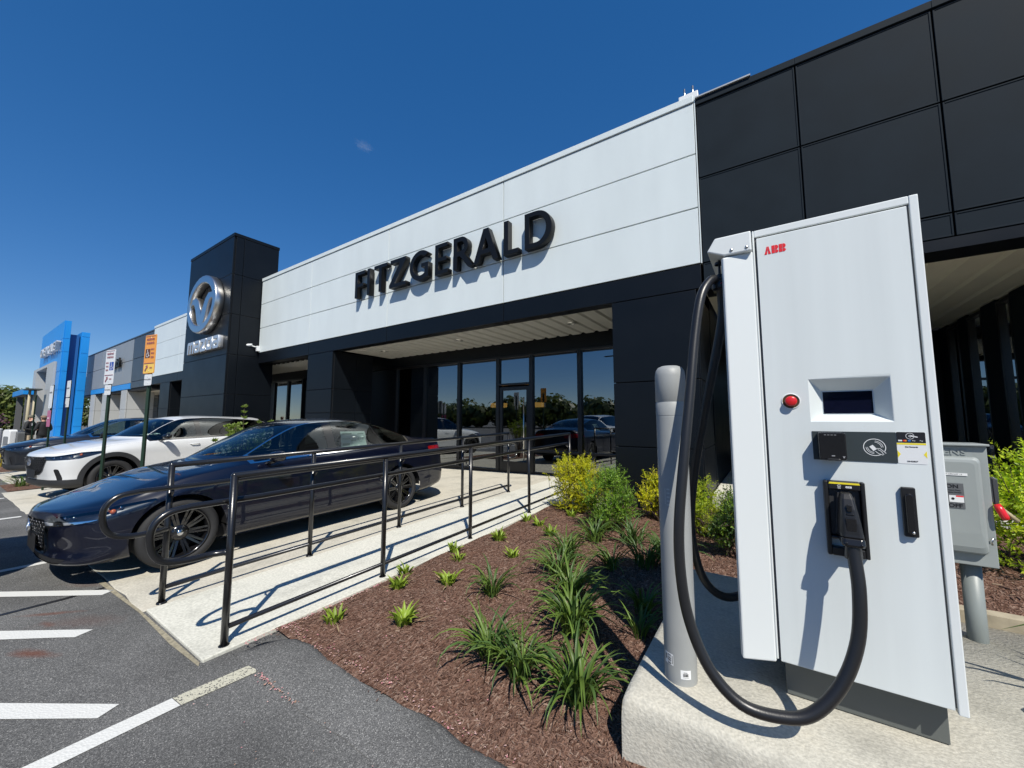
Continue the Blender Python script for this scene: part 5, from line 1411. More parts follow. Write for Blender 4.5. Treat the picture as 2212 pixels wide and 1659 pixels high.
# ---------------------------------------------------------------- bollard
BOL = mat('bollard_sleeve', (.30,.31,.305), .5, var=.05, vscale=8, bump=.05, bscale=500)
bo = empty('bollard', (-.380, 1.91, .32), 0, 'pale grey domed plastic bollard beside the white charger, with barcode stickers near its foot', 'bollard')
R = .0665
MB().lathe([(R,.0),(R,.02),(R,1.14),(R,1.143),(R-.0015,1.146)], 36).build('sleeve', BOL, bo)
MB().lathe([(R+.0005,1.146),(R+.0005,1.205),(R-.001,1.207),(R-.001,1.210),(R+.0005,1.212),(R+.0005,1.33),(R-.004,1.355),(R-.014,1.370),(R-.03,1.377),(0,1.379)], 36).build('cap', BOL, bo)
def on_cyl(x, z, r): a = x/r; return (r*sin(a), -r*cos(a), z)
def cyl_patch(b, x0, x1, z0, z1, r, n=6, mi=0):
    vs = []
    for i in range(n+1):
        x = x0+(x1-x0)*i/n; vs += [on_cyl(x, z0, r), on_cyl(x, z1, r)]
    b.add(vs, [(2*i, 2*i+2, 2*i+3, 2*i+1) for i in range(n)], mi, True)
b = MB(); cyl_patch(b, .012, .055, .030, .066, R+.0006); stc = b.build('barcode_sticker', PWH, bo)
b = MB()
xx = .022
while xx < .044:
    w = random.choice((.0006,.0010,.0014)); cyl_patch(b, xx, xx+w, .041, .053, R+.0011, 1); xx += w + random.choice((.0006,.001))
cyl_patch(b, .022, .046, .0365, .0375, R+.0011, 3); cyl_patch(b, .024, .040, .0560, .0580, R+.0011, 3); b.build('bar_print', PBK, stc)
b = MB(); cyl_patch(b, -.060, -.016, .072, .118, R+.0006); stc = b.build('barcode_sticker', mat('sticker_grey', (.72,.73,.73), .45), bo)
b = MB()
for k, (za, zb2) in enumerate(((.075,.080),(.083,.0845),(.088,.093),(.096,.1005),(.104,.1055),(.109,.113))): cyl_patch(b, -.043, -.026, za, zb2, R+.0011, 3)
cyl_patch(b, -.022, -.019, .078, .112, R+.0011, 1); cyl_patch(b, -.055, -.047, .088, .110, R+.0011, 2); b.build('bar_print', mat('grey_ink', (.12,.12,.12), .5), stc)
b = MB()
for k in range(5): cyl_patch(b, -.020, -.006, .745+k*.017, .752+k*.017, R+.0007, 2)
cyl_patch(b, -.029, -.025, .75, .82, R+.0007, 1)
b.build('moulded_mark', mat('bollard_emboss', (.43,.44,.43), .5), bo)

# ---------------------------------------------------------------- disconnect switch box on its post
BX = mat('switch_box_grey', (.28,.305,.30), .42, var=.04, vscale=6)
sb = empty('disconnect_switch', (.75, 2.98, .32), 0, 'grey metal safety switch box with red handle on a grey post right of the charger', 'switch box')
def spart(o): o.data.transform(Matrix.Translation((-.75, -2.98, -.32))); return o
spart(MB().box((.590, 2.985, .709), (.913, 3.13, 1.310)).build('enclosure', BX, sb, bevel=.004))
spart(MB().box((.585, 2.965, 1.3105), (.918, 3.14, 1.322)).build('rain_lip', BX, sb, bevel=.003))
b = MB(); rings = []
for (y, ins, zb3) in ((2.985,.0,.770),(2.955,.006,.772),(2.945,.016,.80),(2.942,.03,.86)):
    rings.append([(x, y, z) for x, z in rrect(.625+ins, zb3+(ins*.5), .882-ins, 1.256-ins*.9, .02)])
loft(b, rings); cov = spart(b.build('cover', BX, sb, bevel=.006, seg=2))
emb = text_mesh('embossed_lettering', 'SIEMENS', .040, .0022, BX, sb, Matrix.Translation((.75, 2.984, 1.264)) @ Matrix.Diagonal((1.22,1,1,1)), .0008, 'CENTER'); spart(emb)
yb2 = 2.9405
spart(MB().box((.748-.06, yb2-.001, .995), (.806, yb2, 1.121)).build('instruction_plate', mat('metal_label', (.16,.165,.17), .4, .4), cov))
def stext(tx, x, z, s, m, w=0, sx=1): return spart(text_mesh('lettering', tx, s, .0008, m, cov, Matrix.Translation((x, yb2-.0013, z)) @ Matrix.Diagonal((sx,1,1,1)), w, 'CENTER'))
stext('ON', .766, 1.0965, .026, PBK, .0006, 1.1); stext('OFF', .772, 1.000, .026, PBK, .0006, 1.1)
stext('Heavy Duty', .772, 1.083, .0095, PBK); stext('Safety Switch', .772, 1.072, .0095, PBK)
spart(MB().box((.752, yb2-.0016, 1.0255), (.8035, yb2-.0011, 1.0595)).build('warning_label', PWH, cov))
spart(MB().box((.776, yb2-.0019, 1.0525), (.8033, yb2-.0017, 1.0592)).build('red_band', RED, cov))
b = MB(); b.lathe([(0,.001),(.006,.001)], 12, Matrix.Translation((.765, yb2-.0017, 1.043)) @ Matrix.Rotation(pi/2,4,'X')); spart(b.build('hand_symbol', PBK, cov))
spart(MB().box((.69, yb2-.0016, 1.1605), (.824, yb2-.0003, 1.1735)).build('circuit_label', PWH, cov)); stext('480V MDP CIRCUIT 13', .757, 1.1640, .0095, mat('grey_ink', (.12,.12,.12), .5), 0, 1.05)
b = MB(); b.tube([(.835, 3.06, 0), (.835, 3.06, .715)], .038, 18); b.tube([(.665, 3.06, 0), (.665, 3.06, .715)], .038, 18); spart(b.build('post', mat('post_grey', (.21,.235,.23), .45, var=.05), sb))
# operating lever
b = MB(); b.box((.9135, 2.99, 1.03), (.922, 3.03, 1.152)); b.prism([(.920,2.985,1.155),(.938,2.985,1.150),(.936,2.985,1.03),(.922,2.985,1.02)], (0,.03,0)); b.tube([(.913,3.0,1.15),(.93,2.99,1.152)], .008, 8)
lv = spart(b.build('lever_arm', mat('steel_dark', (.11,.11,.115), .4, .6), sb, bevel=.003))
b = MB(); b.tube([(.922,2.975,1.026),(.930,2.968,1.0),(.940,2.960,.968),(.944,2.955,.956)], [.013,.016,.0155,.011], 12); spart(b.build('red_grip', MATS['red_plastic'], lv))
b = MB(); b.tube([(.940,2.99,1.005),(.985,2.97,.950)], .0095, 12); spart(b.build('tan_grip', mat('tan_rubber', (.33,.27,.15), .6), lv))
b = MB(); b.tube([(.905,2.98,.852),(.895,2.965,.856),(.886,2.965,.84),(.892,2.97,.825)], .0045, 8); spart(b.build('hasp', STEEL, sb))

# ---------------------------------------------------------------- plants
def leaf_mat(name, col, var=.35, trans=.35, rough=.42):
    m = bpy.data.materials.new(name); m.use_nodes = True
    N, L, b = nodes_of(m); b.inputs['Roughness'].default_value = rough; b.inputs['Specular IOR Level'].default_value = .35
    oi = N.new('ShaderNodeObjectInfo'); tc = N.new('ShaderNodeTexCoord'); nz = N.new('ShaderNodeTexNoise'); nz.inputs['Scale'].default_value = 9; nz.inputs['Detail'].default_value = 2
    L.new(tc.outputs['Object'], nz.inputs['Vector'])
    ad = N.new('ShaderNodeMath'); ad.operation = 'ADD'; L.new(nz.outputs['Fac'], ad.inputs[0]); L.new(oi.outputs['Random'], ad.inputs[1])
    mr = N.new('ShaderNodeMapRange'); mr.inputs['From Max'].default_value = 1.6; mr.inputs['From Min'].default_value = .3; mr.inputs['To Min'].default_value = 1-var; mr.inputs['To Max'].default_value = 1+var; L.new(ad.outputs[0], mr.inputs['Value'])
    mx = N.new('ShaderNodeMix'); mx.data_type = 'RGBA'; mx.blend_type = 'MULTIPLY'; mx.inputs['Factor'].default_value = 1; mx.inputs['A'].default_value = (*col, 1)
    L.new(mr.outputs[0], mx.inputs['B']); L.new(mx.outputs['Result'], b.inputs['Base Color'])
    t = N.new('ShaderNodeBsdfTranslucent'); h = N.new('ShaderNodeMix'); h.data_type = 'RGBA'; h.blend_type = 'MULTIPLY'; h.inputs['Factor'].default_value = 1; h.inputs['B'].default_value = (1.25,1.3,.6,1)
    L.new(mx.outputs['Result'], h.inputs['A']); L.new(h.outputs['Result'], t.inputs['Color'])
    ms = N.new('ShaderNodeMixShader'); ms.inputs['Fac'].default_value = trans
    L.new(b.outputs[0], ms.inputs[1]); L.new(t.outputs[0], ms.inputs[2]); L.new(ms.outputs[0], N['Material Output'].inputs['Surface'])
    return m
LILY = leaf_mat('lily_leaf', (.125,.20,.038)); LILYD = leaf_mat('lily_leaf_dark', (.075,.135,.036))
HOSTA = leaf_mat('young_leaf', (.26,.36,.045)); DRY = mat('dry_leaf', (.32,.24,.13), .9)
def blade(length, width, lift, droop, fold, m, nm, twist=0.0):
    """one strap leaf, arching over; fold gives it a keel"""
    n = 7; vs = []; p = Vector((0,0,0)); a = lift
    for i in range(n+1):
        t = i/n; w = width*(.55+.45*min(1, t*4))*(1-max(0, (t-.45)/.55)**1.6) + .0006
        side_ = Vector((cos(twist*t), 0, sin(twist*t)))
        up = Vector((0, -sin(a), cos(a)))
        vs += [p - side_*w/2 + up*fold*w, p.copy(), p + side_*w/2 + up*fold*w]
        p = p + Vector((0, cos(a), sin(a)))*(length/n); a -= droop/n*(.5+1.2*t)
    fs = []
    for i in range(n): k = 3*i; fs += [(k, k+1, k+4, k+3), (k+1, k+2, k+5, k+4)]
    me = bpy.data.meshes.new(nm); me.from_pydata([tuple(v) for v in vs], [], fs)
    for q in me.polygons: q.use_smooth = True
    me.materials.append(m); return me
RNG = random.Random(11)
lily_me = [blade(RNG.uniform(.28,.50), RNG.uniform(.012,.018), radians(RNG.uniform(58,88)), radians(RNG.uniform(60,165)), .32, LILY if k % 3 else LILYD, 'lily_leaf', RNG.uniform(-.5,.5)) for k in range(14)]
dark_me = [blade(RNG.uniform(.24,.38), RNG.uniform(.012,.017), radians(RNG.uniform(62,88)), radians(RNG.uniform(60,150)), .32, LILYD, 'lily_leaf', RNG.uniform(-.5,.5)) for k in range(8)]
young_me = [blade(RNG.uniform(.08,.135), RNG.uniform(.016,.026), radians(RNG.uniform(60,88)), radians(RNG.uniform(20,110)), .30, HOSTA, 'young_leaf', RNG.uniform(-.4,.4)) for k in range(8)]
dry_me = [blade(RNG.uniform(.09,.15), RNG.uniform(.006,.010), radians(RNG.uniform(5,25)), radians(RNG.uniform(20,50)), .1, DRY, 'dry_leaf', RNG.uniform(-.8,.8)) for k in range(3)]
def clump(name, x, y, n, sc_, meshes, rad, label, cat, group, dry=0):
    o = empty(name, (x, y, (mz(x, y) if x > -3 else gz(x)+.02)-.005), 0, label, cat, group)
    for k in range(n + dry):
        me = RNG.choice(meshes) if k < n else RNG.choice(dry_me)
        l = bpy.data.objects.new('leaf', me); COL.objects.link(l); l.parent = o
        a = RNG.uniform(0, 2*pi); r = rad*math.sqrt(RNG.random())
        l.location = (r*cos(a), r*sin(a), 0)
        s_ = sc_*RNG.uniform(.7, 1.12)
        l.rotation_euler = (RNG.uniform(-.12,.12), RNG.uniform(-.12,.12), a - pi/2 + RNG.gauss(0, .55)); l.scale = (s_, s_, s_)
    return o
DL = 'strap leaved daylilies in the mulch bed'
for (x, y, n, s_, r, lb) in (
  (-1.42,1.90,46,.92,.055,'dark green daylily clump, leftmost of the front row of strap leaved plants'),
  (-1.19,1.86,48,.98,.06,'dark green daylily clump between the leftmost and rightmost of the front row'),
  (-.83,1.83,58,1.02,.065,'dark green daylily clump nearest the camera, in front of the concrete pad corner'),
  (-1.10,2.36,62,1.12,.075,'largest arching daylily clump, behind the middle of the front row'),
  (-1.30,2.75,48,1.05,.075,'tall daylily clump just behind the largest arching one'),
  (-1.88,2.53,34,.86,.05,'lone small dark daylily standing apart towards the ramp'),
  (-1.58,3.12,50,1.0,.08,'dense daylily clump in the middle of the planted row'),
  (-1.72,3.55,40,.95,.08,'daylily clump at the back of the planted row, behind the dense one'),
  (-1.68,4.2,40,1.0,.07,'upright daylily clump in front of the round green shrub'),
  (-1.25,3.52,32,.9,.055,'daylily clump right of the planted row, in the bollard shadow'),
  (-.80,2.88,36,.86,.06,'low daylily clump close beside the left edge of the concrete pad'),
  (-.74,2.55,20,.75,.04,'sparse daylily tuft against the pad beside the bollard')):
    clump('daylily', x, y, int(n*1.35), s_*1.04, lily_me, r, lb, 'plant', DL, 2)
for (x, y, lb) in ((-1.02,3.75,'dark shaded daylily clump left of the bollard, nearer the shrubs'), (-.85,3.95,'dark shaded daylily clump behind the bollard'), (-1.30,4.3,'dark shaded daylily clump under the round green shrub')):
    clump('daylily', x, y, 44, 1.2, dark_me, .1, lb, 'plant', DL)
YL = 'young lime green plants coming up through the mulch'
for (x, y, s_, n, lb) in (
  (-2.60,1.66,.85,15,'small lime green shoot tuft nearest the ramp post and the asphalt edge'),
  (-2.12,1.86,1.1,22,'lime green shoot clump with dry leaves at its foot, nearest the asphalt'),
  (-2.60,2.22,.95,18,'lime green shoot clump beside the ramp, below a taller twin'),
  (-2.78,2.45,.85,14,'lime green shoot tuft touching the ramp edge behind its twin'),
  (-2.28,2.47,1.0,20,'broad lime green shoot clump in open mulch left of the lone daylily'),
  (-2.74,3.05,.95,16,'lime green shoot clump at the ramp edge by the third railing post'),
  (-2.58,2.92,.8,11,'thin lime green shoots just in front of the ramp edge clump'),
  (-2.62,3.66,1.15,24,'wide lime green shoot clump halfway along the ramp edge'),
  (-2.19,3.30,.85,13,'yellowish shoot tuft in mulch left of the daylily row'),
  (-2.75,4.48,.95,14,'far lime green tuft by the ramp edge under the railing'),
  (-2.48,4.33,1.0,15,'far lime green tuft set in from the ramp edge'),
  (-2.35,5.02,1.0,14,'lime green tuft at the foot of the yellow shrub'),
  (-2.17,4.05,1.1,18,'lime green tuft at the back end of the daylily row')):
    clump('young_plant', x, y, int(n*1.7), s_*1.15, young_me, .05, lb, 'plant', YL, 4 if y < 2.6 else 1)
clump('grass_tuft', -15.4, 1.32, 40, 1.3, lily_me, .1, 'green strap leaved tuft in front of the white suv bumper', 'plant', None)
for (x, y, lb) in ((1.37,2.5,'dark grass like plant at the right edge beside the pad'),):
    clump('ornamental_grass', x, y, 60, 2.0, lily_me, .06, lb, 'plant', None)

def shrub(name, c, rx, rz, n, ls, m, label, group=None, stems=7, lumps=10, seed=1, flat=1.0):
    """twiggy shrub: a cloud of leaf-sized faces on lumpy shells, stems below"""
    R_ = random.Random(seed); o = empty(name, c, 0, label, 'shrub', group)
    L_ = []
    for _ in range(lumps):
        a = R_.uniform(0, 2*pi); e = R_.uniform(-.75, 1.0); rr = R_.uniform(.30, .78)
        L_.append((Vector((rx*rr*cos(a)*cos(e*1.2), rx*rr*sin(a)*cos(e*1.2), rz*(.46+.36*e))), R_.uniform(.30, .52)*rx))
    b = MB(); t = MB()
    per = 13
    for i in range(n//per):
        cc, r = R_.choice(L_)
        d = Vector((R_.gauss(0,1), R_.gauss(0,1), R_.gauss(.25,1))).normalized()
        tip = cc + d*r*(R_.uniform(.72, 1.12) if R_.random() > .12 else R_.uniform(1.1, 1.55))
        if tip.z < .03: continue
        ax = (d + Vector((R_.gauss(0,.35), R_.gauss(0,.35), .45))).normalized(); ln_ = R_.uniform(.09, .17)
        st = tip - ax*ln_
        if R_.random() < .25: t.tube([st - ax*.1, tip], [.0035, .0015], 4, cap=False)
        mi = 1 if (R_.random() < .3) else 0
        for q in range(per):
            f = (q+.5)/per; p = st.lerp(tip, f); sd = Vector((R_.gauss(0,1), R_.gauss(0,1), R_.gauss(0,1))).cross(ax).normalized()
            u = (sd*R_.uniform(.7,1.1) + ax*.65).normalized(); s_ = ls*R_.uniform(.7, 1.25)*(1.15-.4*f); nn = u.cross(ax.cross(u)+Vector((R_.gauss(0,.3),R_.gauss(0,.3),R_.gauss(0,.3)))).normalized(); w = u.cross(nn).normalized()
            b.add([p, p+u*s_-w*s_*.42+nn*s_*.1, p+u*s_*2, p+u*s_+w*s_*.42+nn*s_*.1], [(0,1,2),(0,2,3)], mi if R_.random() < .85 else 1-mi)
    b.build('foliage', m, o)
    for k in range(stems):
        cc, r = L_[k % len(L_)]; t.tube([(R_.uniform(-.06,.06), R_.uniform(-.06,.06), -.02), cc*.5+Vector((R_.uniform(-.05,.05), 0, 0)), cc+Vector((0,0,r*.6))], [.012,.008,.003], 5)
    t.build('stem', mat('shrub_stem', (.06,.04,.028), .9), o)
    return o
GOLD = [leaf_mat('golden_leaf', (.72,.68,.04), .25, .5), leaf_mat('golden_leaf_deep', (.50,.54,.035), .25, .5)]
BOXW = [leaf_mat('bright_green_leaf', (.26,.42,.05), .3, .48), leaf_mat('deep_green_leaf', (.11,.22,.035), .3, .42)]
LIME = [leaf_mat('lime_leaf', (.52,.60,.045), .25, .5), leaf_mat('lime_leaf_deep', (.30,.42,.035), .25, .45)]
DEEP = [leaf_mat('dark_green_leaf', (.06,.12,.028), .3, .3), BOXW[0]]  # darker leaf green for the dark green shrubs
shrub('golden_shrub', (-2.36,5.40,mz(-2.3,5.40)), .54, .74, 17000, .015, GOLD, 'golden yellow leaved shrub at the end of the ramp railing', None, 9, 15, 3)
shrub('round_green_shrub', (-1.70,4.72,mz(-1.7,4.72)), .38, .76, 15000, .0135, BOXW, 'dense round green shrub beside the golden one in front of the black pillar', None, 7, 15, 5)
shrub('golden_shrub', (-1.30,5.45,mz(-1.3,5.4)), .33, .72, 7500, .015, GOLD, 'small golden shrub left of the bollard against the black pillar', None, 6, 9, 8)
shrub('lime_shrub', (-.66,5.0,mz(-.6,5.0)), .38, .68, 10000, .015, LIME, 'lime green shrub seen between the bollard and the charger', None, 6, 11, 9)
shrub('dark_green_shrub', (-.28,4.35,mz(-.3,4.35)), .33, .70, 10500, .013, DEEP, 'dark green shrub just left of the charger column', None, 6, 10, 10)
shrub('lime_shrub', (1.62,4.75,mz(1.6,4.75)), .60, .98, 17000, .018, LIME, 'large lime and green shrub behind the switch box at the right edge', None, 8, 16, 12)
shrub('dark_green_shrub', (2.35,3.75,mz(2.3,3.7)), .35, .55, 2500, .016, DEEP, 'low dark green shrub at the far right edge behind the timber board', None, 5, 8, 14)
# slender young dogwood between the parked cars
dw = empty('young_dogwood', (-8.25, 3.25, gz(-8.25)+.04), 0, 'sparse young shrub with upright leafy twigs between the navy saloon and the white suv', 'shrub')
t = MB(); lf = MB(); R_ = random.Random(4)
for k in range(26):
    a = R_.uniform(0, 6.28); h = R_.uniform(1.0, 1.42); q = .14 + .34*R_.random()
    tip = Vector((q*cos(a), q*1.1*sin(a), h)); 
    if k == 0: tip = Vector((.05, -.02, 1.72))
    mid = tip*.55 + Vector((0,0,.05)); pts = catmull([(0,0,-.05), mid, tip], 4); t.tube(pts, [.012-.009*i/len(pts) for i in range(len(pts))], 5)
    for s_ in range(6):
        bp_ = mid.lerp(tip, .25+.75*s_/5) if s_ else tip
        for _ in range(12):
            d = Vector((R_.gauss(0,1), R_.gauss(0,1), R_.uniform(.2,1.2))).normalized(); u = d; w = d.cross(Vector((R_.gauss(0,1),R_.gauss(0,1),R_.gauss(0,1)))).normalized(); l_ = R_.uniform(.05,.085); n_ = u.cross(w)
            lf.add([bp_, bp_+u*l_*.5+w*l_*.26+n_*.006, bp_+u*l_, bp_+u*l_*.5-w*l_*.26+n_*.006], [(0,1,2),(0,2,3)])
t.build('twig', MATS['shrub_stem'], dw); lf.build('foliage', leaf_mat('dogwood_leaf', (.17,.23,.05), .3, .4), dw)

def tree(c, h, r, n, ls, mats_, label, group, seed, trunk_h=.35, name='tree'):
    R_ = random.Random(seed); o = empty(name, c, 0, label, 'tree', group)
    L_ = []
    for _ in range(16):
        a = R_.uniform(0, 2*pi); q = R_.random(); z = h*(trunk_h + (1-trunk_h)*(.12+.76*R_.random())); k = 1-abs((z/h-.58)/.55)**2
        L_.append((Vector((r*.75*math.sqrt(q)*k*cos(a), r*.75*math.sqrt(q)*k*sin(a), z)), r*R_.uniform(.26,.46)))
    b = MB()
    for i in range(n):
        cc, rr = R_.choice(L_); d = Vector((R_.gauss(0,1), R_.gauss(0,1), R_.gauss(0,1))).normalized(); p = cc + d*rr*R_.uniform(.55,1.15)
        nrm = (d + Vector((R_.gauss(0,.6), R_.gauss(0,.6), .4+R_.gauss(0,.5)))).normalized(); u = nrm.orthogonal().normalized(); w = nrm.cross(u); s_ = ls*R_.uniform(.6,1.4)
        b.add([p-u*s_, p-w*s_*.6, p+u*s_, p+w*s_*.6], [(0,1,2,3)], 1 if R_.random() < .4 else 0)
    b.build('crown', mats_, o)
    t = MB(); t.tube([(0,0,-.3),(.03*h,0,h*.3),(0,.02*h,h*.75)], [.022*h,.017*h,.006*h], 8)
    for k in range(6):
        cc, rr = L_[k]; t.tube([(0,0,h*(.25+.05*k)), cc*.6+Vector((0,0,h*.12)), cc], [.009*h,.006*h,.002*h], 6)
    t.build('trunk', mat('bark', (.07,.055,.04), .95), o)
    return o

# ---------------------------------------------------------------- parking signs on green posts
GPOST = mat('green_post', (.012,.035,.020), .45)
SW = mat('sign_white', (.70,.71,.72), .4); SP = mat('sign_pink', (.66,.48,.50), .4); SBL = mat('sign_blue', (.03,.07,.35), .4); SRD = mat('sign_ink_red', (.30,.10,.12), .5); SBK = mat('sign_ink', (.03,.035,.04), .5)
SOR = mat('sign_glare_orange', (.80,.33,.05), .4); SYL = mat('sign_glare_yellow', (.85,.55,.10), .4)  # orange and yellow are reflected glare painted into the base colour
def sign_post(x, y, h, rz, label, base=0.0):
    o = empty('parking_sign', (x, y, base), rz, label, 'sign', 'parking signs on green posts')
    b = MB(); b.prism([(-.038,.0,0),(-.022,.03,0),(.022,.03,0),(.038,.0,0),(.034,.0,0),(.018,.024,0),(-.018,.024,0),(-.034,.0,0)], (0,0,h)); b.build('post', GPOST, o)
    return o
def plate(o, w, z0, z1, m, y=-.012, x=0.0):
    b = MB(); b.prism([(x+u, y, v) for u, v in rrect(-w/2, z0, w/2, z1, .02)], (0, .004, 0)); p = b.build('sign_plate', m, o)
    b = MB()
    for z in (z0+.04, z1-.04): b.tube([(x, y-.004, z), (x, y+.035, z)], .006, 6)
    b.build('bolt', STEEL, p)
    return p
def wheel_symbol(par, cx, cz, s, y, bgm, fgm):
    b = MB(); b.box((cx-s*.5, y-.0012, cz-s*.55), (cx+s*.5, y-.0004, cz+s*.55)); q = b.build('symbol_panel', bgm, par)
    b = MB(); yy = y-.0014
    flat_arc(b, cx-.04*s, cz-.18*s, .24*s, .07*s, 120, 370, yy, 14); flat_arc(b, cx-.08*s, cz+.40*s, .035*s, .07*s, 0, 360, yy, 10)
    for (x0, z0, x1, z1) in ((-.08,.30,-.06,-.02),(-.06,-.02,.16,-.02),(.16,-.02,.26,-.28),(.26,-.28,.36,-.25),(-.07,.15,.12,.15)):
        a = Vector((cx+x0*s, cz+z0*s)); c = Vector((cx+x1*s, cz+z1*s)); d = (c-a).normalized()*.035*s
        b.add([(a.x-d.y-d.x, yy-.0004, a.y+d.x-d.y), (a.x+d.y-d.x, yy-.0004, a.y-d.x-d.y), (c.x+d.y+d.x, yy-.0004, c.y-d.x+d.y), (c.x-d.y+d.x, yy-.0004, c.y+d.x+d.y)], [(0,1,2,3)])
    b.build('wheelchair_symbol', fgm, q)
def sign_face(p, z0, z1, inkA, inkB, flip=False, bl=SBL):
    y = -.0165; h = z1-z0
    def tx(t, x, z, s, m, w=.0008): return text_mesh('lettering', t, s, .001, m, p, Matrix.Translation((x, y, z)), w, 'CENTER')
    tx('RESERVED', 0, z1-.085, .048, inkA); tx('PARKING', 0, z1-.145, .050, inkA)
    wheel_symbol(p, .06 if not flip else -.06, z0+h*.52, .13, -.012, bl, SW)
    sx = -.075 if not flip else .075
    for k, t in enumerate(('MAX','FINE','$250')): tx(t, sx, z0+h*.60-k*.062, .040, inkB)
    b = MB(); b.box((-.135, y-.001, z0+h*.255), (.135, y, z0+h*.27)); b.box((-.135, y-.001, z1-.022), (.135, y, z1-.016)); b.build('rule', inkB, p)
    b = MB(); b.prism([(-.11,y,z0+.05),(-.09,y,z0+.03),(-.04,y,z0+.09),(-.02,y,z0+.085),(-.035,y,z0+.135),(-.09,y,z0+.115),(-.06,y,z0+.105)], (0,-.001,0)); b.build('arrow', inkB, p)
    tx('VAN', .06, z0+.075, .035, inkA)
s1 = sign_post(-9.42, 1.63, 2.61, radians(11), 'white and pink accessible parking sign on a green post, before the white suv bonnet', -.11)
p = plate(s1, .31, 2.155, 2.75, SW); sign_face(p, 2.155, 2.75, SRD, SRD)
p2 = plate(s1, .20, 1.97, 2.14, SW); text_mesh('lettering', 'VAN ACCESSIBLE', .024, .001, SBK, p2, Matrix.Translation((0,-.0165,2.05)), 0, 'CENTER')
s2 = sign_post(-7.95, 1.80, 2.63, radians(11), 'accessible parking sign with orange and yellow glare painted in, on a green post, right of the white one', -.08)
p = plate(s2, .31, 2.23, 2.835, SOR); sign_face(p, 2.23, 2.835, SRD, SRD, True, mat('sign_glare_brown', (.12,.04,.02), .5))  # symbol panel browned to go with the painted glare
b = MB(); b.box((-.14, -.0128, 2.24), (.14, -.0122, 2.38)); b.build('yellow_glare', SYL, p)  # yellow part of the painted glare, a flat plate
p2 = plate(s2, .20, 2.045, 2.215, SW); text_mesh('lettering', 'VAN ACCESSIBLE', .024, .001, SBK, p2, Matrix.Translation((0,-.0165,2.13)), 0, 'CENTER')
s3 = sign_post(-14.0, 1.50, 2.46, radians(3), 'green post with white sign above a pink one, between the grey and white suvs', -.21)
p = plate(s3, .31, 1.91, 2.44, SW); text_mesh('lettering', 'RESERVED', .05, .001, SBK, p, Matrix.Translation((0,-.0165,2.26)), 0, 'CENTER')
p = plate(s3, .31, 1.48, 1.86, mat('sign_magenta', (.45,.10,.22), .4)); text_mesh('lettering', 'PARKING', .05, .001, SW, p, Matrix.Translation((0,-.0165,1.66)), 0, 'CENTER')
s4 = sign_post(-14.0, 1.76, 2.58, radians(3), 'green post with two narrow white signs in front of the blue tower', -.21)
p = plate(s4, .31, 2.18, 2.58, SW); text_mesh('lettering', 'RESERVED', .05, .001, SBK, p, Matrix.Translation((0,-.0165,2.38)), 0, 'CENTER')
p = plate(s4, .31, 1.94, 2.16, SW)
s5 = sign_post(-20.2, 1.82, 2.55, 0, 'dark slim post standing in front of the two people, without a sign', -.32)
MB().box((-.03,-.01,1.55),(.03,-.002,1.63)).build('marker', SW, s5)

